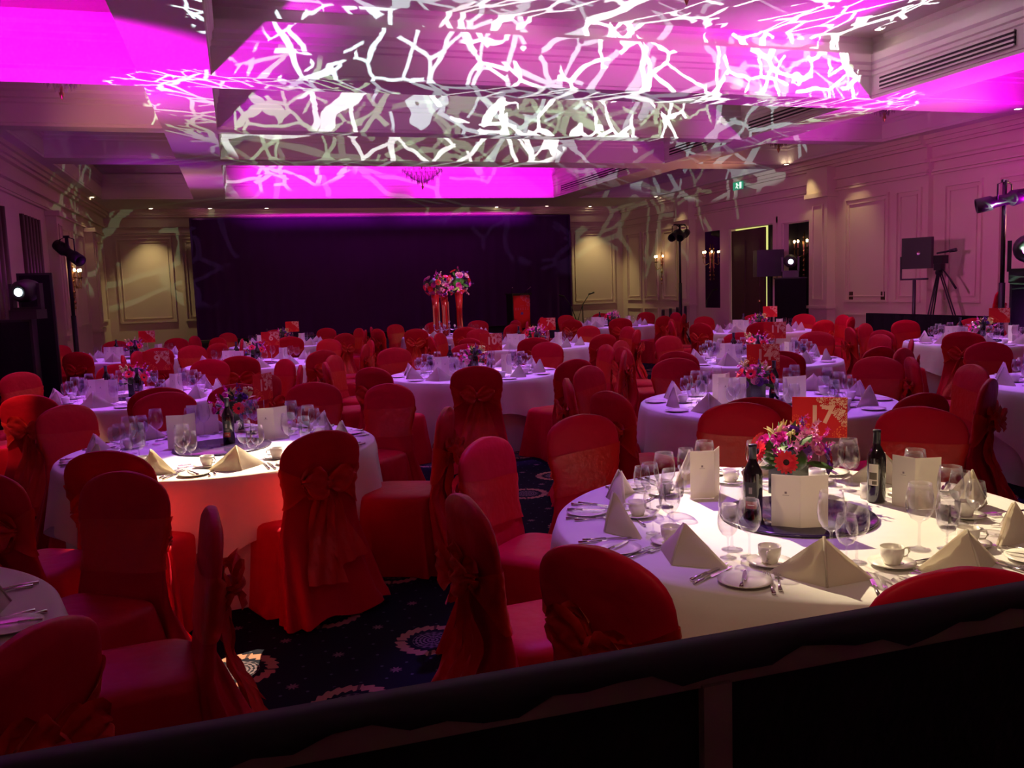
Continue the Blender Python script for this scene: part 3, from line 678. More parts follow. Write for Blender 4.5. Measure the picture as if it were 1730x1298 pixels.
# chandeliers
def chandelier(x, y, r, zb, lb):
    t = thing('chandelier', lb, 'chandelier', (x, y, 0), 0, 'crystal chandeliers in the coffers')
    mb = MB(); mb.tube([(0, 0, zb + r * .8), (0, 0, 5.19)], .02, 8); mb.lathe([(.02, 5.12), (.12, 5.19)], 16); link('rod', mb.mesh('ch_rod', 'brass'), t)
    mb = MB()
    for k, (rr, z) in enumerate(((r, .62), (r * .8, .42), (r * .55, .24), (r * .25, .1))):
        n = int(10 + 26 * rr)
        for i in range(n):
            a = 2 * pi * i / n; mb.lathe([(.001, -.08), (.022, 0), (.012, .05), (.001, .07)], 5, Matrix.Translation((rr * cos(a), rr * sin(a), zb + z * r + .03)), smooth=False)
    link('crystal_drops', mb.mesh('ch_cr', 'crystal'), t)
    mb = MB(); mb.lathe([(.02, zb + .05), (r * .5, zb + r * .3), (r * .9, zb + r * .62), (r, zb + r * .75), (r * .9, zb + r * .8)], 24); link('bowl', mb.mesh('ch_bowl', 'crystal'), t)
    mb = MB(); mb.lathe([(.001, zb - .12), (.02, zb - .08), (.035, zb - .03), (.015, zb), (.03, zb + .03), (.015, zb + .06)], 10); link('finial', mb.mesh('ch_fin', 'brass'), t)
chandelier(4.6, 8.3, .55, 4.62, 'large crystal chandelier cut off by the top edge')
chandelier(4.6, 21.7, .5, 4.28, 'crystal chandelier in the magenta-lit far coffer')
chandelier(-2.05, 13.2, .3, 4.5, 'small pendant chandelier in the dark upper left coffer')
chandelier(11.25, 13.2, .3, 4.5, 'small pendant chandelier in the right coffer nearest the light stand')
chandelier(11.25, 16.4, .3, 4.45, 'small pendant chandelier in the right coffer above the exit sign')

# ------------------------------------------------------------------ foreground rail
t = thing('barrier', 'black padded barrier across the bottom of the picture', 'barrier', (0.55, 1.16, 0), 0)
RZ = 1.15
mb = MB(); n = 70; R = []
for k in range(n + 1):
    x = -1.6 + 3.6 * k / n
    sag = .006 * sin(k * .9) + .004 * sin(k * 2.3)
    R.append([(x, .0, RZ - .10 + sag), (x, .004, RZ - .01), (x, -.004, RZ + .0), (x, -.034, RZ + .002), (x, -.050, RZ - .004), (x, -.056, RZ - .018 + sag), (x, -.054, RZ - .034 + sag * 1.6), (x, -.050, RZ - .038 + sag * 2)])
mb.rings(R, False); link('padded_top', mb.mesh('pad', 'pad'), t)
mb = MB(); mb.box(-1.6, 2.0, -.046, -.01, RZ - .062, RZ - .02); link('rail', mb.mesh('rail', 'wood'), t)
mb = MB(); mb.box(-1.6, 2.0, -.038, -.02, .0, RZ - .058); link('board', mb.mesh('board', 'mesh'), t)
mb = MB(); mb.box(.078, .126, -.055, -.038, .0, RZ - .058); link('post', mb.mesh('post', 'wood'), t)

# ------------------------------------------------------------------ chair meshes (origin on floor below the seat, facing +y)
def bw(z):      # half width of the back cover
    if z < .5: return .235 + (.5 - z) * .16
    if z < .64: return .235 - (z - .5) * .18
    if z < .80: return .21 + (z - .64) * .21
    u = min(1, (z - .80) / .185); return max(.02, .2436 * (1 - u ** 3.3) ** .52)
def bc(z):      # centre line of the back
    return -.235 - max(0, z - .45) * .13 - max(0, .45 - z) * .26
def bt(z):      # half thickness
    if z > .93: return .030 - (z - .93) * .28
    if z > .5: return .030
    return .030 + (.5 - z) * .16
def section(z, w_, t_, n=56, fold=0, seed=0, push=0):
    P = []
    for k in range(n):
        a = 2 * pi * k / n; c, s_ = cos(a), sin(a)
        e = .62
        x = w_ * (abs(c) ** e) * (1 if c >= 0 else -1); y = t_ * (abs(s_) ** .8) * (1 if s_ >= 0 else -1)
        f = fold * (sin(a * 7 + seed) * .6 + sin(a * 11 + seed * 2.1) * .4)
        x = x * (1 + f * .6)
        if fold is not None:
            g = mnoise.noise(Vector((x * 9 + seed, z * 3.2, seed * 3 + (1 if s_ > 0 else 0)))) * .006 * (1.6 if z < .55 else .7) * (1 if z < .9 else 0)
            y = y + g * (1 if s_ >= 0 else -1)
        P.append((x + push * c, bc(z) + y + f * .16 * (1 if s_ >= 0 else -1), z))
    return P
def back_mesh(seed):
    mb = MB(); R = []
    zs = [.005, .04, .10, .18, .26, .34, .42, .48, .54, .60, .66, .72, .78, .82, .86, .89, .915, .935, .95, .963, .973, .980, .984]
    for z in zs:
        fo = max(0, (.5 - z)) * .34
        sec = section(z, bw(z), bt(z), 56, fo, seed)
        if z < .05: sec = [(x, y, z + .02 * (1 + sin(x * 18 + seed))) for x, y, _ in sec]
        R.append(sec)
    mb.rings(R, True, False, True); return mb.mesh('back_cover', 'satin')
def seat_mesh(seed):
    mb = MB(); R = []; n = 48
    def ring(hw, hd, cy, z, fold):
        P = []
        for k in range(n):
            a = 2 * pi * k / n; c, s_ = cos(a), sin(a)
            e = .38
            f = fold * (sin(a * 6 + seed) * .5 + sin(a * 13 + seed * 1.7) * .35 + .4 * cos(4 * a + pi))
            x = (hw + f) * (abs(c) ** e) * (1 if c >= 0 else -1); y = cy + (hd + f) * (abs(s_) ** e) * (1 if s_ >= 0 else -1)
            P.append((x, y, z))
        return P
    R.append(ring(.04, .04, 0, .492, 0)); R.append(ring(.15, .15, 0, .49, 0)); R.append(ring(.205, .20, 0, .482, 0)); R.append(ring(.225, .22, 0, .468, 0)); R.append(ring(.232, .226, 0, .45, .002))
    for z, g, fo in ((.40, .006, .008), (.30, .014, .020), (.2, .024, .030), (.1, .034, .038), (.02, .044, .046), (.004, .046, .048)):
        R.append(ring(.232 + g, .228 + g, 0, z, fo))
    mb.rings(R[::-1], True, False, True); return mb.mesh('seat_cover', 'satin')
def sash_band_mesh(seed):
    rnd = random.Random(seed); mb = MB(); R = []; n = 56; m = 9
    tilt = rnd.uniform(-.03, .03)
    for j in range(m):
        u = j / (m - 1); P = []
        for k in range(n):
            a = 2 * pi * k / n; c, s_ = cos(a), sin(a)
            back = max(0, -s_) ** 3.0
            zf = .575 + u * .22; zb = .70 + (u - .5) * .07
            z = zf * (1 - back) + zb * back + tilt * c
            w_, t_ = bw(min(z, .93)) + .006, bt(z) + .007
            x = w_ * (abs(c) ** .62) * (1 if c >= 0 else -1); y = t_ * (abs(s_) ** .8) * (1 if s_ >= 0 else -1)
            g = (.005 if s_ < .2 else .0015) * sin(u * 22 + a * 2 + seed) + .016 * back
            P.append((x + g * c * .5, bc(z) + y + (g if s_ > 0 else -g), z))
        R.append(P)
    mb.rings(R, True); return mb.mesh('sash_band', 'organza')
def ribbon(mb, path, widths, normal_fn, m=8, wave=.012, ph=0):
    R = []
    for i, p in enumerate(path):
        p = Vector(p); wv = normal_fn(i); row = []
        for k in range(m + 1):
            u = k / m - .5; q = p + Vector(wv) * (u * widths[i]); q.y += wave * sin(u * 14 + i * .8 + ph) * min(1, i / 2); row.append(tuple(q))
        R.append(row)
    mb.rings(R, False)
def bow_meshes(seed):
    rnd = random.Random(seed * 13 + 1); zb = .71; y0 = bc(zb) - .055
    mb = MB()      # two puffed loops and a knot
    for sgn in (-1, 1):
        L_ = rnd.uniform(.15, .21); H = rnd.uniform(.07, .105); up = rnd.uniform(-.03, .06); n = 14; R = []
        for i in range(n + 1):
            u = i / n; a = pi * u * 2 - pi
            lx = sgn * L_ * .5 * (1 + cos(a)); lz = .033 * sin(a) * (1 - .2 * u)
            dirz = up * (1 + cos(a)) * .5
            ww = (.02 + H * sin(pi * min(1, (1 + cos(a)) / 2 * 1.05)) ** .7) if 0 < i < n else .02
            row = []
            for k in range(9):
                v_ = k / 8 - .5
                row.append((lx + rnd.uniform(-.004, .004), y0 - .022 - .03 * sin(a) * 1.1 + .012 * sin(v_ * 16 + i), zb + dirz + v_ * 2 * ww * .8 + lz * .2))
            R.append(row)
        mb.rings(R, False)
    mb.sphere((0, y0 - .02, zb), .030, 10, 8, 1.2)
    bow = mb.mesh('bow', 'organza')
    mb = MB()
    for sgn in (-1, 1):
        n = 12; path = []; wd = []; dx = rnd.uniform(.02, .09); end = rnd.uniform(.12, .3); out = rnd.uniform(.03, .09)
        for i in range(n + 1):
            u = i / n; z = zb - .01 - u * (zb - end)
            path.append((sgn * (.012 + dx * u), bc(z) - bt(z) - .022 - out * sin(u * pi * .55) * .6 - .01 * u, z)); wd.append(.035 + .17 * u ** .6)
        ribbon(mb, path, wd, lambda i: (1, .15 * sgn, .12 * sgn), 8, .014, sgn + seed)
    tails = mb.mesh('sash_tails', 'organza')
    return bow, tails
CH = [(seat_mesh(k * 1.7), back_mesh(k * 2.3 + 1), sash_band_mesh(k), *bow_meshes(k)) for k in range(5)]
chair_n = 0
def chair(x, y, face, label, group, var=None):
    """face: direction angle (radians) the sitter looks to"""
    global chair_n
    k = CH[(chair_n * 7 + 3) % 5 if var is None else var]; chair_n += 1
    t = thing('banquet_chair', label, 'chair', (x, y, 0), face - pi / 2, group)
    link('seat_cover', k[0], t); link('back_cover', k[1], t)
    s_ = link('sash', k[2], t); b = link('bow', k[3], s_); link('sash_tails', k[4], s_)
    return t

# ------------------------------------------------------------------ tableware meshes
wine_prof = [(.033, 0), (.034, .002), (.015, .006), (.0045, .014), (.0038, .05), (.0038, .082), (.008, .089), (.026, .100), (.039, .122), (.0425, .145), (.0405, .175), (.034, .212)]
def glass_kit(s, n=18):
    bowl = MB().lathe([(r * s, z * s) for r, z in wine_prof[6:]] + [(r * s - .0012, z * s) for r, z in wine_prof[:6:-1]], n).mesh('bowl', 'glass')
    stem = MB().lathe([(r * s, z * s) for r, z in wine_prof[1:7]], max(8, n - 6)).mesh('stem', 'glass')
    foot = MB().lathe([(.0005, .0005), (.034 * s, .0005), (.034 * s, .002), (.015 * s, .006 * s)], n).mesh('foot', 'glass')
    return [('bowl', bowl), ('stem', stem), ('foot', foot)]
GL = {'largest': glass_kit(1.10), 'middle-sized': glass_kit(.95), 'smallest': glass_kit(.84)}
whole = MB(); whole.lathe([(.0005, .0005)] + wine_prof[1:], 12); GLFAR = whole.mesh('wine_glass', 'glass')
cup_me = MB().lathe([(.0005, .004), (.022, .003), (.024, .0), (.027, .006), (.036, .03), (.038, .058), (.0365, .058), (.034, .03), (.022, .010), (.0005, .009)], 24).mesh('bowl', 'china')
hd = MB(); hd.tube([(.036 + .0, 0, .048), (.055, 0, .050), (.060, 0, .036), (.052, 0, .022), (.034, 0, .020)], .0035, 8); cup_hd = hd.mesh('handle', 'china')
saucer_me = MB().lathe([(.0005, .003), (.028, .003), (.030, .0), (.045, .006), (.074, .012), (.075, .014), (.045, .009), (.028, .006), (.0005, .006)], 28).mesh('saucer', 'china')
plate_me = MB().lathe([(.0005, .003), (.045, .003), (.048, .0), (.055, .004), (.084, .011), (.085, .013), (.058, .007), (.052, .006), (.0005, .006)], 32).mesh('side_plate', 'china')
def napkin_mesh(seed):
    rnd = random.Random(seed); h = rnd.uniform(.128, .148); w_ = rnd.uniform(.148, .165); d_ = rnd.uniform(.045, .07); t_ = .004
    A = (rnd.uniform(-.01, .01), .005, h); Lp = (-w_, .045, 0); Rp = (w_, .04, 0); Fp = (rnd.uniform(-.03, .03), -d_, 0)
    mb = MB()
    def tri(a, b, c, n_=5):
        a, b, c = Vector(a), Vector(b), Vector(c); nn = (b - a).cross(c - a).normalized()
        idx = {}; v = []
        for i in range(n_ + 1):
            for j in range(n_ + 1 - i):
                u, v_ = i / n_, j / n_; p = a * (1 - u - v_) + b * u + c * v_
                bulge = 27 * u * v_ * (1 - u - v_) * .010 + .004 * sin(u * 9 + seed) * (1 - u - v_)
                q = p + nn * bulge; q.z = max(0.0, q.z); idx[(i, j)] = len(v); v.append(q)
        f = []
        for i in range(n_):
            for j in range(n_ - i):
                f.append((idx[(i, j)], idx[(i + 1, j)], idx[(i, j + 1)]))
                if j < n_ - i - 1: f.append((idx[(i + 1, j)], idx[(i + 1, j + 1)], idx[(i, j + 1)]))
        mb.add(v, f, True)
        v2 = [p - nn * t_ for p in v]; v2 = [Vector((p.x, p.y, max(0, p.z))) for p in v2]; mb.add(v2, [g[::-1] for g in f], True)
    tri(A, Lp, Fp); tri(A, Fp, Rp)
    # folded inner layer standing inside the tent
    A2 = (A[0], A[1] + .008, h * .985); tri(A2, (-w_ * .93, .055, 0), (Fp[0], -d_ * .45, 0), 4); tri(A2, (Fp[0], -d_ * .45, 0), (w_ * .93, .05, 0), 4)
    r = .0045      # rolled fold along the ridge
    mb.tube([A, ((A[0] + Fp[0]) / 2, (A[1] + Fp[1]) / 2 - .003, h / 2), (Fp[0], Fp[1], .003)], r, 6)
    return mb.mesh('napkin', 'napkin')
NAP = [napkin_mesh(k) for k in range(6)]
def knife_mesh(L_=.22):
    mb = MB(); mb.tube([(0, -L_ / 2, .005), (0, -L_ * .1, .005)], [.0065, .0045], 8)
    R = []
    for u in (0, .2, .5, .8, 1): y = -L_ * .1 + u * L_ * .6; w_ = .010 * (1 - u ** 4 * .8); R.append([(-.004, y, .003), (-.004, y, .0055), (w_, y, .0045)])
    mb.rings(R, True, True, True, False); return mb.mesh('knife', 'steel')
def fork_mesh(L_=.20):
    mb = MB(); mb.tube([(0, -L_ / 2, .005), (0, -L_ * .2, .004), (0, L_ * .1, .006)], [.007, .003, .0025], 8)
    mb.box(-.011, .011, L_ * .1, L_ * .22, .005, .007)
    for k in range(4): x = -.0095 + k * .0063; mb.box(x - .0014, x + .0014, L_ * .2, L_ * .5, .005, .007)
    return mb.mesh('fork', 'steel')
def spoon_mesh(L_=.17):
    mb = MB(); mb.tube([(0, -L_ / 2, .004), (0, L_ * .2, .005)], [.006, .0025], 8)
    T = Matrix.Translation((0, L_ * .34, .006)) @ Matrix.Diagonal((.015, .026, .004, 1)); mb.sphere((0, 0, 0), 1, 10, 6, 1, T); return mb.mesh('spoon', 'steel')
KN, FK, SPN, BKN = knife_mesh(), fork_mesh(), spoon_mesh(), knife_mesh(.16)
def menu_kit(ang, w_=.105, h=.21):
    parts = []
    for s_ in (-1, 1):
        mb = MB(); T = Matrix.Rotation(s_ * ang / 2 * 1.0, 4, 'Z')
        if s_ < 0: mb.box(-w_, 0, -.0008, .0008, 0, h, T)
        else: mb.box(0, w_, -.0008, .0008, 0, h, T)
        parts.append(['cover' if s_ < 0 else 'back_leaf', mb.mesh('menu_leaf', 'card')])
    mb = MB(); T = Matrix.Rotation(-ang / 2, 4, 'Z')
    mb.box(-w_ * .5 - .004, -w_ * .5 + .004, -.0016, -.0008, h * .66, h * .70, T); mb.box(-w_ * .5 - .012, -w_ * .5 + .012, -.0016, -.0008, h * .63, h * .636, T)
    parts[0].append([('emblem', mb.mesh('menu_emblem', 'ink'))])
    return parts
MN = [menu_kit(.5), menu_kit(1.1), menu_kit(2.0)]
bprof = [(.0005, .002), (.034, .002), (.037, .006), (.037, .185), (.035, .200), (.024, .222), (.0155, .240), (.0145, .262)]
b_body = MB().lathe(bprof, 24).mesh('bottle_body', 'bottle')
b_cap = MB().lathe([(.0152, .235), (.0152, .292), (.0165, .293), (.0165, .303), (.0145, .305), (.0005, .305)], 18).mesh('capsule', 'foil')
def label_patch(z0, z1, a0, a1, m, r=.0376):
    mb = MB(); R = []
    for z in (z0, z1): R.append([(r * cos(a0 + (a1 - a0) * k / 12), r * sin(a0 + (a1 - a0) * k / 12), z) for k in range(13)])
    mb.rings(R, False); return mb.mesh('label_patch', m)
BK_DARK = [('body', b_body), ('capsule', b_cap), ('label', label_patch(.085, .16, -2.35, -1.15, 'lab_dark'), [('label_foot', label_patch(.055, .0845, -2.35, -1.15, 'lab_red')), ('label_text', label_patch(.10, .104, -2.2, -1.3, 'ink', .0379)), ('label_text', label_patch(.115, .14, -1.95, -1.6, 'ink', .0379)), ('label_text', label_patch(.068, .072, -2.1, -1.4, 'lab_cream', .0379))])]
BK_CREAM = [('body', b_body), ('capsule', b_cap), ('label', label_patch(.075, .165, -2.4, -1.35, 'lab_cream'), [('label_picture', label_patch(.10, .13, -2.35, -1.5, 'lab_green', .0379)), ('label_picture', label_patch(.08, .095, -2.0, -1.5, 'lab_green', .0379))])]
votive = MB().lathe([(.0005, .002), (.028, .0), (.029, .062), (.026, .062), (.025, .01), (.0005, .01)], 20).mesh('votive', 'china')
susan_me = MB().lathe([(.0005, .012), (.295, .012), (.30, .009), (.30, .004), (.27, .0)], 48).mesh('mirror_base', 'mirror')

# flowers
def gerbera(r, seed):
    rnd = random.Random(seed); mb = MB()
    for lay in range(3):
        n = 16; rr = r * (1 - lay * .2)
        for i in range(n):
            a = 2 * pi * i / n + lay * .2 + rnd.uniform(-.05, .05); up = .12 + lay * .25
            c, s_ = cos(a), sin(a); w_ = rr * .16
            v = []
            for u, ww in ((.15, .5), (.6, 1), (.92, .7), (1.0, .1)):
                x, z = rr * u, rr * u * up * (1 - .3 * u); v += [(x * c - w_ * ww * s_, x * s_ + w_ * ww * c, z), (x * c + w_ * ww * s_, x * s_ - w_ * ww * c, z)]
            mb.add(v, [(0, 1, 3, 2), (2, 3, 5, 4), (4, 5, 7, 6)])
    return mb
def bloom(r, seed, n=7, layers=3):
    rnd = random.Random(seed); mb = MB()
    for lay in range(layers):
        for i in range(n):
            a = 2 * pi * i / n + lay * .45; tl = .35 + lay * .45; c, s_ = cos(a), sin(a); rr = r * (1 - lay * .22); v = []
            for u, ww in ((.1, .3), (.5, 1), (.85, .9), (1.0, .3)):
                x = rr * u * cos(tl * u * 1.3); z = rr * u * sin(tl * u * 1.3) + rnd.uniform(-.03, .03) * r; w_ = rr * .42 * ww
                v += [(x * c - w_ * s_, x * s_ + w_ * c, z), (x * c + w_ * s_, x * s_ - w_ * c, z)]
            mb.add(v, [(0, 1, 3, 2), (2, 3, 5, 4), (4, 5, 7, 6)])
    return mb
def orient(d, p): return Matrix.Translation(p) @ Vector(d).to_track_quat('Z', 'Y').to_matrix().to_4x4()
def spray(mb, p, d, L_, r, rnd):
    d = Vector(d).normalized(); p = Vector(p)
    for i in range(int(L_ / .011)):
        u = i * .011 / L_; q = p + d * (u * L_) + Vector((rnd.uniform(-1, 1), rnd.uniform(-1, 1), rnd.uniform(-1, 1))) * r * (1.1 - u)
        T = orient(Vector((rnd.uniform(-1, 1), rnd.uniform(-1, 1), rnd.uniform(-.2, 1))), q); s_ = r * rnd.uniform(.55, .95) * (1.1 - .4 * u)
        mb.add([(s_, 0, .2 * s_), (0, .4 * s_, 0), (-s_, 0, .2 * s_), (0, -.4 * s_, 0), (0, s_, .2 * s_), (.4 * s_, 0, 0), (0, -s_, .2 * s_), (-.4 * s_, 0, 0), (0, 0, -.1 * s_)], [(0, 1, 8, 3), (2, 3, 8, 1), (4, 5, 8, 7), (6, 7, 8, 5)], False, T)
def leaf(mb, p, d, L_, w_, rnd, curl=.3):
    T = orient(d, p) @ Matrix.Rotation(rnd.uniform(0, 6), 4, 'Z'); v = []
    for u, ww in ((0, .15), (.25, .8), (.5, 1), (.75, .7), (1, .05)):
        x = curl * L_ * u * u; v += [(x, -w_ * ww, L_ * u), (x - .15 * w_, 0, L_ * u), (x, w_ * ww, L_ * u)]
    f = []
    for i in range(4): f += [(i * 3, i * 3 + 1, i * 3 + 4, i * 3 + 3), (i * 3 + 1, i * 3 + 2, i * 3 + 5, i * 3 + 4)]
    mb.add(v, f, True, T)
def flower_kit(seed, r=.15, vase=True, base=0.0, dark=False, full=False):
    rnd = random.Random(seed); parts = []
    c0 = Vector((0, 0, base + (.138 if vase else 0)))
    if vase:
        mb = MB(); mb.box(-.06, .06, -.06, .06, 0, .125); mb.box(-.053, .053, -.053, .053, .123, .128); parts.append(('vase', mb.mesh('vase', 'vase')))
    mb = MB(); mb.sphere(c0 + Vector((0, 0, .01)), r * .45, 12, 8, .75)
    for i in range(22): 
        a = rnd.uniform(0, 2 * pi); e = rnd.uniform(-.3 if not full else -1.3, 1.4); d = Vector((cos(a) * cos(e), sin(a) * cos(e), sin(e))); leaf(mb, c0 + d * r * .45, d, rnd.uniform(.06, .095) * r / .15, .015 * r / .15, rnd)
    parts.append(('foliage', mb.mesh('foliage', 'leaf')))
    def rd(lo=-.2, hi=1.45):
        a = rnd.uniform(0, 2 * pi); e = rnd.uniform(lo if not full else -1.2, hi); return Vector((cos(a) * cos(e), sin(a) * cos(e), sin(e) * .85))
    for i in range(5 if not full else 8):
        a = i * 2 * pi / 5 + rnd.uniform(-.4, .4); e = rnd.uniform(0, .75) if not full else rnd.uniform(-1, 1.2); d = Vector((cos(a) * cos(e), sin(a) * cos(e), sin(e)))
        mb = MB(); g = gerbera(.042 * r / .15, seed + i); T = orient(d, c0 + d * r * .93); mb.add(g.v, g.f, False, T)
        mb2 = MB(); mb2.sphere((0, 0, .004), .012 * r / .15, 8, 5, .5, T); parts.append(('gerbera', mb.mesh('gerbera', 'gerb'), [('flower_core', mb2.mesh('core', 'core'))]))
    for i in range(15 if not full else 18):
        d = rd(); mb = MB(); g = bloom(.036 * r / .15, seed * 3 + i); mb.add(g.v, g.f, False, orient(d, c0 + d * r * .86)); parts.append(('blossom', mb.mesh('blossom', ('pinkp', 'magp', 'vio', 'pinkp')[i % 4] if not dark else ('vio', 'magp', 'vio')[i % 3])))
    for i in range(9):
        d = rd(.25 if not full else -1, 1.35); mb = MB(); spray(mb, c0 + d * r * .55, d + Vector((0, 0, .25)), rnd.uniform(.10, .15) * r / .15, .020 * r / .15, rnd); parts.append(('flower_spray', mb.mesh('spray', ('magp', 'pinkp', 'magp', 'vio')[i % 4])))
    for i in range(3):
        d = rd(.7, 1.3); mb = MB(); p = c0 + d * r * .8
        for k in range(5): leaf(mb, p, d + Vector((rnd.uniform(-.6, .6), rnd.uniform(-.6, .6), rnd.uniform(-.2, .5))), .06 * r / .15, .011 * r / .15, rnd, .5)
        parts.append(('green_spray', mb.mesh('green', 'yel')))
    if not full:
        for i in range(2):
            a = rnd.uniform(0, 6.28); p = c0 + Vector((cos(a) * .07, sin(a) * .07, .09)); q = p + Vector((cos(a) * .06, sin(a) * .06, .065)); mb = MB(); mb.tube([p, q], .002, 5)
            for k in range(7): mb.sphere(q + Vector((rnd.uniform(-1, 1), rnd.uniform(-1, 1), rnd.uniform(-1.6, .6))) * .013, .007, 6, 4)
            parts.append(('budding_stem', mb.mesh('bud', 'yel')))
    return parts
FL = [flower_kit(k + 20, (.155, .178, .155, .155)[k]) for k in range(4)]

card_base = MB().box(-.125, .125, -.002, .002, 0, .195).mesh('panel', 'redcard')
rnd = random.Random(5); mbp = MB()
for cx, cz, r in ((.035, .172, .034), (.08, .150, .038), (.105, .182, .024), (.108, .100, .027), (.085, .118, .022), (.112, .068, .014), (.0, .186, .014)): peony(mbp, cx, cz, r, -.0035, 6, 4, rnd)
mbp.v = [(min(x, .124), y, min(z, .194)) for x, y, z in mbp.v]
print_me = mbp.mesh('print', 'gold')
mbp = MB()
for cx, cz, r in ((-.085, .062, .028), (-.055, .035, .030), (-.02, .02, .02), (-.108, .092, .016), (.105, .03, .028), (.075, .016, .016)): peony(mbp, cx, cz, r, -.0035, 5, 2, rnd)
mbp.v = [(max(-.124, min(x, .124)), y, max(.001, z)) for x, y, z in mbp.v]
print2_me = mbp.mesh('print2', 'orange')
stand_me = MB().lathe([(.0005, 0), (.035, 0), (.035, .004), (.004, .008), (.003, .10), (.003, .16)], 14).mesh('stem', 'silver')
def number_card(loc, rz, num, label):
    t = thing('table_number_card', label, 'table number', loc, rz, 'red table number cards')
    st_ = link('stand', stand_me, t); hz_ = .175 if num in ('17', '13') else .235
    st_.scale = (1, 1, (hz_ + .005) / .16); p = link('panel', card_base, t, (0, 0, hz_)); link('peony_print', print_me, p); link('blossom_print', print2_me, p)
    if num:
        n = link('number', text_mesh(num, .118, 'gold', .0035, .0008), p, (.008, -.0035, .108)); n.rotation_euler = (pi / 2, 0, 0)
    return t

# ------------------------------------------------------------------ tables
TR = .95; TZ = .752
top_me = MB().lathe([(.0005, .72), (TR - .02, .72), (TR - .005, .725), (TR - .005, .74), (TR - .02, .745), (.0005, .745)], 64).mesh('tabletop', 'wood')
leg_me = MB().tube([(0, 0, 0), (0, 0, .72)], .02, 8).mesh('leg', 'dark')
def hang(sq, rot, floor_=False, seed=0):
    """round table cloth; sq is half the side of a square cloth (corners hang down), None for a floor-length round skirt"""
    mb = MB(); n = 144; R = [[(.0, .0, TZ)] * n]
    rnd = random.Random(seed); ph = [rnd.uniform(0, 6.28) for _ in range(4)]
    r0 = TR + .004 if sq else TR - .03
    zt = TZ if sq else TZ - .012
    def P(a, r, z): return (r * cos(a), r * sin(a), z)
    R = [[P(2 * pi * k / n, q, zt) for k in range(n)] for q in (.001, .5, r0 - .03, r0 - .008)]
    R.append([P(2 * pi * k / n, r0, zt - .006) for k in range(n)])
    m = 9
    for j in range(1, m + 1):
        row = []
        for k in range(n):
            a = 2 * pi * k / n; 
            if sq:
                b = a - rot; ext = sq / max(abs(cos(b)), abs(sin(b))); drop = max(.16, min(ext - r0, .68)); cor = max(0, (ext - r0 - .22) / .5)
            else: drop = zt - .015; cor = .35
            u = j / m; s_ = u * drop
            fold = (sin(a * 14 + ph[0]) * .5 + sin(a * 23 + ph[1]) * .3 + sin(a * 9 + ph[2]) * .4) * ((.022 if sq else .012) + .040 * cor * (1 if sq else .5)) * u ** .9
            if sq: fold += .05 * cor * abs(sin((a - rot) * 2 + pi / 4 * 0)) * u * sin((a - rot) * 12) 
            r = r0 + (.012 if sq else .0) + fold + .035 * u * (1 if sq else 0)
            row.append(P(a, r, zt - .006 - s_))
        R.append(row)
    mb.rings(R, True); return mb.mesh('cloth', 'white')
CL = [hang(1.27, r_, False, i) for i, r_ in enumerate((.0, .40, 1.2))]; SK = [hang(None, 0, True, i) for i in range(2)]

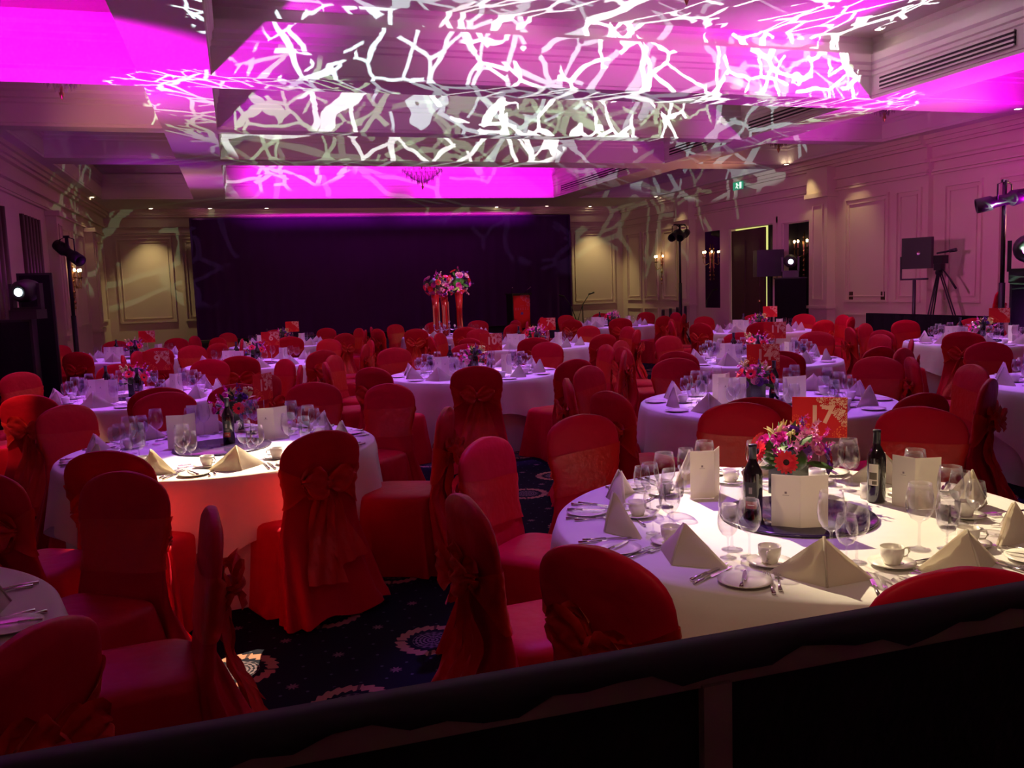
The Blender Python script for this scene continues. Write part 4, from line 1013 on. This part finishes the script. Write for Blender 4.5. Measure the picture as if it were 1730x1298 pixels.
PH = {0: 'nearest seat', 1: 'near-right seat', 2: 'nearer right-hand seat', 3: 'farther right-hand seat', 4: 'far-right seat', 5: 'farthest seat',
      -4: 'far-left seat', -3: 'farther left-hand seat', -2: 'nearer left-hand seat', -1: 'near-left seat'}
PLACED = []; OBST = [(10.95, 9.8, .7), (10.95, 10.3, .4), (-2.85, 12.6, .8)]
def table(key, name, x, y, cloth=0, seats=None, n=10, phase=0, lvl=2, num=None, numtext=None, fl=0, special=None, seed=1, rch=1.30, items=None):
    """lvl 3 full settings, 2 glasses/cups/plates, 1 far away"""
    rnd = random.Random(seed); c = Vector((x, y))
    v = (Vector((0, 0)) - c).normalized(); r = Vector((-v.y, v.x))
    if r.dot(Vector((CR.x, CR.y))) < 0: r = -r
    def cam2(rx, fr): return c + r * rx + v * fr          # right, towards camera
    camrz = atan2(v.y, v.x) + pi / 2                      # rotation so that local -Y faces the camera
    t = thing('round_table', 'round banquet table under the white cloths of ' + name, 'table', (x, y, 0), 0, 'round banquet tables')
    link('tabletop', top_me, t)
    for k in range(4): link('leg', leg_me, t, (.45 * cos(k * pi / 2 + .4), .45 * sin(k * pi / 2 + .4), 0))
    k = thing('table_skirt', 'floor-length white underskirt of ' + name, 'tablecloth', (x, y, 0), 0, 'white underskirts', SK[cloth % 2])
    k = thing('tablecloth', 'white square cloth draped over ' + name, 'tablecloth', (x, y, 0), 0, 'white tablecloths', CL[cloth % 3])
    # seats: list of angles; measured from the camera direction, positive to the right as seen
    if seats is None: seats = [(phase + i * 360 / n, rch + rnd.uniform(-.03, .10), rnd.uniform(-7, 7), None) for i in range(n)]
    dmin = .45 if key in ('t17', 't13', 'tb') else .73
    used = {}
    for (a, rad, tw, var) in sorted(seats, key=lambda q: abs(((q[0] + 18) % 36) - 18)):
        a = (a + 180) % 360 - 180; k0 = round(a / 36); cand = sorted(range(-4, 6), key=lambda q: abs((a - q * 36 + 180) % 360 - 180))
        for q in cand:
            if q not in used: used[q] = (a, rad, tw, var); break
    for q, (a, rad, tw, var) in used.items():
        ar = radians(a); u = v * cos(ar) + r * sin(ar); p = c + u * rad
        if not (inview((p.x, p.y, .9), 90 if dmin > .5 else 180) or inview((p.x, p.y, .5), 60)): continue
        if (Vector((0, 0)) - p).length < 1.65: continue
        ok = None
        for da, dr in ((0, 0), (0, -.08), (5, 0), (-5, 0), (5, -.08), (-5, -.08), (9, -.05), (-9, -.05), (13, -.08), (-13, -.08), (0, -.16), (8, -.16), (-8, -.16), (0, .12), (8, .12), (-8, .12)):
            ar = radians(a + da); u = v * cos(ar) + r * sin(ar); p = c + u * (rad + dr)
            if all((p - Vector(q2)).length > dmin for q2 in PLACED) and all((p - Vector(q2[:2])).length > q2[2] for q2 in OBST): ok = 1; break
        if not ok:
            continue
        PLACED.append((p.x, p.y))
        face = atan2(-u.y, -u.x) + radians(tw)
        if abs(a) < 62: st = 'red covered chair, bow showing, at the '
        elif abs(a) < 118: st = 'red covered chair seen side-on at the '
        else: st = 'red covered chair facing forward at the '
        chair(p.x, p.y, face, st + PH[q] + ' of ' + name, 'red covered banquet chairs', var)
    # settings
    z = TZ + .001
    for q in range(-4, 6):
        ar = radians(q * 36 + phase * .5 + 6); u = v * cos(ar) + r * sin(ar); lf = Vector((-u.y, u.x)) * -1   # sitter's left when facing the centre
        # sitter looks along -u ; left of that direction
        lf = Vector((u.y, -u.x)); lf = -lf if False else lf
        face = atan2(-u.y, -u.x) - pi / 2
        w = PH[q] + ' of ' + name
        def pos(rad, left): 
            p = c + u * rad + lf * left; return (p.x, p.y, z)
        p = pos(.76, 0)
        if not inview(p, 20): continue
        put('napkin', 'white pointed standing napkin at the ' + w, 'napkin', pos(.75 + rnd.uniform(-.02, .02), rnd.uniform(-.02, .02)), face + rnd.uniform(-.35, .35), NAP[rnd.randrange(6)], 'pointed napkins on ' + name)
        if lvl >= 2:
            put('side_plate', 'white side plate at the ' + w, 'plate', pos(.80, .24), face, plate_me, 'side plates on ' + name)
            gb = pos(.53, -.06); 
            for nm, dl, dr in (('largest', .00, .0), ('middle-sized', -.078, .035), ('smallest', -.035, .085)):
                put('wine_glass', nm + ' wine glass of the three at the ' + w, 'wine glass', pos(.53 + dr + rnd.uniform(-.008, .008), -.06 + dl + rnd.uniform(-.008, .008)), rnd.uniform(0, 6), GL[nm], 'wine glasses on ' + name)
            sp = pos(.58, -.235); sp = (sp[0], sp[1], z)
            put('saucer', 'white saucer at the ' + w, 'saucer', sp, 0, saucer_me, 'saucers on ' + name)
            put('coffee_cup', 'white coffee cup on its saucer at the ' + w, 'cup', (sp[0], sp[1], z + .006), rnd.uniform(0, 6.28), [('bowl', cup_me), ('handle', cup_hd)], 'coffee cups on ' + name)
        else:
            put('wine_glass', 'wine glass at the ' + w, 'wine glass', pos(.55, -.08), 0, GLFAR, 'wine glasses on ' + name)
        if lvl >= 3:
            pk = pos(.80, .245); put('butter_knife', 'butter knife on the plate at the ' + w, 'knife', (pk[0], pk[1], z + .011), face + rnd.uniform(-.3, .3), BKN, 'butter knives on ' + name)
            for j, (me, nm, lb, off, rr) in enumerate(((FK, 'fork', 'outer fork', .165, .80), (FK, 'fork', 'inner fork', .137, .77), (KN, 'knife', 'inner knife', -.140, .78), (KN, 'knife', 'outer knife', -.168, .80))):
                put(nm, 'steel %s at the %s' % (lb, w), nm, pos(rr, off), face + rnd.uniform(-.06, .06), me, nm + 's on ' + name)
            put('spoon', 'dessert spoon at the ' + w, 'spoon', pos(.625, .08), face + pi / 2 + rnd.uniform(-.1, .1), SPN, 'spoons on ' + name)
    # centre
    if special == 'bare': return c, v, r, camrz, cam2
    put('mirror_base', 'round dark mirror under the flowers of ' + name, 'mirror', (x, y, z), 0, susan_me, 'centrepiece mirrors')
    if special == 'vases': return c, v, r, camrz, cam2
    fp = items.get('flowers', (0, 0)) if items else (0, 0); q = cam2(*fp)
    put('flower_arrangement', 'low %s flowers in a black cube vase on %s' % (('pink and red', 'magenta and red', 'violet and red', 'red and pink')[fl], name), 'flowers', (q.x, q.y, z + .0121), camrz + fl, FL[fl], 'low flower arrangements')
    if num is not False:
        q = cam2(*(items.get('card', (.12, -.17)) if items else (.21, -.15)))
        number_card((q.x, q.y, z), camrz + (items.get('cardrz', .1) if items else rnd.uniform(-.15, .15)), numtext, 'red floral number card ' + ('reading %s ' % numtext if numtext else '') + 'behind the flowers of ' + name)
    ml = items['menus'] if items else [(-.34, .14, .3, 1), (-.26, .30, -.4, 0), (.36, .12, -.1, 2)]
    nmz = ['leftmost', 'middle', 'rightmost']
    for i, (rx, fr, rz, mk) in enumerate(sorted(ml)):
        q = cam2(rx, fr); put('menu_card', '%s upright folded white menu card on %s' % (nmz[i] if len(ml) == 3 else ('left', 'right')[i], name), 'menu', (q.x, q.y, z), camrz + rz, MN[mk], 'menu cards on ' + name)
    bl = items['bottles'] if items else [(.02, .25, 0), (-.26, -.30, 1)]
    for i, (rx, fr, bk) in enumerate(bl):
        q = cam2(rx, fr); put('wine_bottle', 'dark wine bottle %s on %s' % (('with dark and red label', 'with cream label')[bk], name), 'bottle', (q.x, q.y, z), camrz + rnd.uniform(-.2, .2), (BK_DARK, BK_CREAM)[bk], 'wine bottles')
    return c, v, r, camrz, cam2

def seat_at(cx, cy, px, py, tw=0, var=None, z=.97, back=.28):
    """seat tuple for table centre (cx,cy) from where the top of a chair back shows"""
    p = atz(px, py, z); c = Vector((cx, cy)); q = Vector((p.x, p.y)); v = (-c).normalized(); r = Vector((-v.y, v.x))
    if r.dot(Vector((CR.x, CR.y))) < 0: r = -r
    d = q - c; u = d.normalized(); dist = max(.90, d.length - back)
    return (math.degrees(atan2(u.dot(r), u.dot(v))), dist, tw, var)
def rel(cx, cy, px, py, z=TZ):
    p = atz(px, py, z); c = Vector((cx, cy)); v = (-c).normalized(); r = Vector((-v.y, v.x))
    if r.dot(Vector((CR.x, CR.y))) < 0: r = -r
    d = Vector((p.x, p.y)) - c; return (d.dot(r), d.dot(v))

C17 = (2.06, 2.88)
s17 = [seat_at(*C17, 1040, 935, -8, 0), seat_at(*C17, 825, 745, 0, 2), seat_at(*C17, 792, 850, 6, 1, .95), seat_at(*C17, 990, 705, 4, 3), seat_at(*C17, 1250, 685, 0), seat_at(*C17, 1548, 692, -4, 4), seat_at(*C17, 1600, 965, 6, 2)]
m17 = [(*rel(*C17, 1207, 842), .9, 1), (*rel(*C17, 1352, 898), .1, 0), (*rel(*C17, 1545, 862), -.2, 1)]
i17 = dict(flowers=rel(*C17, 1332, 838), card=rel(*C17, 1384, 800), cardrz=-.05, menus=m17, bottles=[(*rel(*C17, 1272, 880), 0), (*rel(*C17, 1480, 848), 1)])
table('t17', 'table seventeen', *C17, cloth=0, seats=s17, lvl=3, numtext='17', fl=1, items=i17, seed=17)
q = atz(1232, 878, TZ); put('candle_cup', 'small white candle cup left of the dark bottle on table seventeen', 'cup', (q.x, q.y, TZ + .001), 0, votive)
q = atz(1465, 842, TZ); put('candle_cup', 'small white candle cup beside the cream-labelled bottle on table seventeen', 'cup', (q.x, q.y, TZ + .001), 0, votive)

C13 = (-.15, 5.72)
s13 = [seat_at(*C13, 533, 733, 4, 1), seat_at(*C13, 190, 765, -4, 3), seat_at(*C13, 112, 688, 0, 2), seat_at(*C13, 278, 666, 0, 0), seat_at(*C13, 400, 652, 0), seat_at(*C13, 500, 650, 0, 4), seat_at(*C13, 662, 652, 8, 1), seat_at(*C13, 748, 692, 0, 0), seat_at(*C13, -28, 800, 0, 2)]
m13 = [(*rel(*C13, 313, 757), .3, 1), (*rel(*C13, 345, 735), .1, 0), (*rel(*C13, 465, 742), .3, 0)]
i13 = dict(flowers=rel(*C13, 397, 728), card=rel(*C13, 448, 716), cardrz=.95, menus=m13, bottles=[(*rel(*C13, 388, 752), 0)])
table('t13', 'table thirteen', *C13, cloth=1, seats=s13, lvl=3, numtext='13', fl=0, items=i13, seed=13)

CB = (-1.53, 2.80)
sB = [seat_at(*CB, 212, 805, 6, 3), seat_at(*CB, 12, 1085, 8, 0, .97), seat_at(*CB, 345, 865, -6, 1)]
table('tb', 'the cropped lower-left table', *CB, cloth=2, seats=sB, lvl=3, special='bare', seed=5)

table('t14', 'table fourteen', 3.83, 5.75, cloth=1, phase=seat_at(3.83, 5.75, 1280, 662)[0], lvl=2, numtext='14', fl=2, seed=14, rch=1.22,
      items=dict(flowers=(-.08, .02), card=(-.02, -.16), cardrz=.1, menus=[(-.30, -.05, .8, 1), (-.24, .22, .1, 0), (.22, .16, .6, 0)], bottles=[(.06, -.1, 0)]))
table('t10', 'table ten', 2.45, 9.3, cloth=0, phase=1, lvl=2, numtext='10', fl=0, seed=10)
table('t9', 'table nine', -1.0, 9.15, cloth=2, phase=seat_at(-1.0, 9.15, 52, 668)[0] + 36, lvl=2, numtext='9', fl=3, seed=9)
table('t11', 'table eleven', 5.7, 8.75, cloth=1, phase=8, lvl=2, numtext='11', fl=3, seed=11)
table('t15', 'the camera-platform table', 9.5, 9.25, cloth=0, phase=-5, lvl=2, numtext=None, fl=0, seed=15)
table('tr', 'the cropped right-edge table', 6.66, 5.25, cloth=2, phase=0, lvl=2, special='bare', seed=16)
table('t5', 'the table past table nine', -1.65, 15.3, cloth=0, phase=10, lvl=1, numtext=None, fl=3, seed=25)
table('t6', 'table six', .2, 12.6, cloth=1, phase=-6, lvl=1, numtext='6', fl=3, seed=26)
table('tk', 'the table past table six', .75, 16.9, cloth=2, phase=4, lvl=1, numtext=None, fl=0, seed=27)
tv = table('tv', 'the tall-vase table', 4.06, 17.2, cloth=0, phase=12, lvl=1, special='vases', seed=28)
table('t7', 'table seven', 4.45, 13.0, cloth=1, phase=0, lvl=1, numtext='7', fl=1, seed=29)
table('tf', 'the lectern-side table', 7.9, 17.8, cloth=2, phase=7, lvl=1, num=False, fl=1, seed=30)
table('t8', 'the table past table eleven', 8.9, 13.6, cloth=1, phase=3, lvl=1, numtext=None, fl=0, seed=31)
# tall vases and candelabra
c, v, r, camrz, cam2 = tv
BALL = [flower_kit(60, .24, False, 0, False, True), flower_kit(61, .24, False, 0, True, True), flower_kit(62, .26, False, 0, False, True)]
for i, (px, Yd, lb, h) in enumerate(((737, 0.0, 'left tall red vase topped by a ball of pink and red flowers', .82), (752, -.25, 'middle tall red vase with a dim ball of violet flowers', .78), (777, .0, 'right tall red vase topped by a ball of pink flowers and leaves', .86))):
    p = atY(px, 545, 17.2 - Yd)
    t = thing('tall_vase', lb, 'vase', (p.x, 17.2 - Yd, TZ + .0135), 0, 'tall red vases')
    mb = MB(); mb.lathe([(.0005, 0), (.07, .0), (.07, .01), (.062, .02), (.060, .5), (.085, h), (.08, h), (.055, .5)], 20); link('vase', mb.mesh('tv', 'redvase'), t)
    e = link('flower_ball', MB().sphere((0, 0, 0), .12, 10, 8).mesh('fb', 'leaf'), t, (0, 0, h + .2))
    for pt in BALL[i]:
        o = link(pt[0], pt[1], e)
for i, (px, lb) in enumerate(((742, 'left silver candelabrum with peach tapers between the tall vases'), (758, 'right silver candelabrum with peach tapers between the tall vases'))):
    p = atY(px, 550, 16.8)
    t = thing('candelabrum', lb, 'candelabra', (p.x, 16.75, TZ + .0135), 0, 'silver candelabra')
    mb = MB(); mb.lathe([(.0005, 0), (.06, 0), (.05, .015), (.012, .03), (.018, .08), (.01, .14), (.02, .2), (.008, .24)], 12); link('stem', mb.mesh('cst', 'silver'), t)
    for dx, hh in ((-.11, .22), (0, .28), (.11, .20)):
        mb = MB(); mb.tube([(0, 0, .15), (dx * .6, 0, .12), (dx, 0, hh - .06), (dx, 0, hh)], .008, 6); mb.lathe([(.005, -.02), (.022, 0), (.022, .015), (.012, .03)], 10, Matrix.Translation((dx, 0, hh))); a_ = link('arm', mb.mesh('car', 'silver'), t)
        if dx == .11 and i == 1: continue
        mb = MB(); mb.lathe([(.012, hh + .02), (.012, hh + .36), (.005, hh + .40), (.0005, hh + .405)], 8, Matrix.Translation((dx, 0, 0))); link('taper_candle', mb.mesh('ctp', 'candle'), a_)

# loose chairs: on the camera platform and black chairs by the wall
p = atX(1655, 497, 11.9)
ch = chair(11.9, p.y, radians(120), 'red satin covered chair standing on the camera platform', 'red covered banquet chairs', 0); ch.location.z = .36
for i, px in enumerate((1106, 1119, 1131, 1145)):
    yy = 19.6 + .62 * i; p = atY(px, 524, yy)
    t = thing('black_chair', 'black round-backed stacking chair by the right wall, %s of four' % ('leftmost', 'second from the left', 'third from the left', 'rightmost')[i], 'chair', (p.x, yy, 0), radians(60))
    mb = MB(); R = []
    for z_, w_ in ((.5, .19), (.6, .21), (.75, .22), (.88, .20), (.96, .14), (1.0, .05)): R.append([(w_, -.2, z_), (w_ * .8, -.24, z_), (-w_ * .8, -.24, z_), (-w_, -.2, z_), (-w_ * .8, -.17, z_), (w_ * .8, -.17, z_)])
    mb.rings(R, True, True, True); link('backrest', mb.mesh('bcb', 'dark'), t)
    mb = MB(); mb.box(-.22, .22, -.22, .22, .44, .5); link('seat', mb.mesh('bcs', 'dark'), t)
    for sx in (-1, 1):
        for sy in (-1, 1): mb = MB(); mb.tube([(sx * .2, sy * .2, .45), (sx * .21, sy * .22, 0)], .012, 6); link('leg', mb.mesh('bcl', 'dark'), t)

# pin spots from the ceiling
for x, y, wt in ((3.83, 5.75, 170), (2.45, 9.3, 210), (-1.0, 9.15, 210), (5.7, 8.75, 170), (9.5, 9.25, 200), (6.66, 5.25, 170), (-1.65, 15.3, 170), (.2, 12.6, 190), (.75, 16.9, 150), (4.06, 17.2, 170), (4.45, 13.0, 150), (7.9, 17.8, 170), (8.9, 13.6, 150),
                 (-.15, 6.1, 120), (1.6, 3.4, 90)):
    spot('lilac_table_spot', (x + .3, y + .9, 4.22), (x, y, .75), (.42, .11, 1.0), wt * 3.3, 34, .5, .04)
def pin(x, y, tx, ty, watts, ang=16, col=(1, .80, .50), z=TZ):
    spot('pin_spot', (x, y, 4.2), (tx, ty, z), col, watts, ang, .5, .02)
pin(2.0, 6.6, 2.3, 2.86, 2300, 21, (1, .82, .52))
pin(1.2, 7.6, -.02, 5.1, 4200, 17, (1, .84, .52))
pin(4.2, 8.6, 3.7, 5.7, 900, 15, (1, .72, .75))
pin(2.8, 11.0, 2.5, 9.3, 520, 15, (1, .7, .8))
pin(-.8, 11.0, -1.0, 9.2, 360, 14, (1, .7, .85))
pin(5.4, 10.4, 5.7, 8.8, 620, 16, (1, .65, .7))
pin(9.0, 11.0, 9.5, 9.2, 560, 17, (1, .7, .85))
for x, y, wt in ((4.45, 13, 70), (.2, 12.6, 40), (.75, 16.9, 60), (4.06, 17.2, 90), (7.9, 17.8, 60), (8.9, 13.6, 90), (-1.65, 15.3, 40)): pin(x + .6, y + 1.6, x, y, wt * 5, 17, (1, .62, .85))
pin(-2.9, 6.3, -1.75, 8.0, 500, 13, (1, .45, .2), .8)
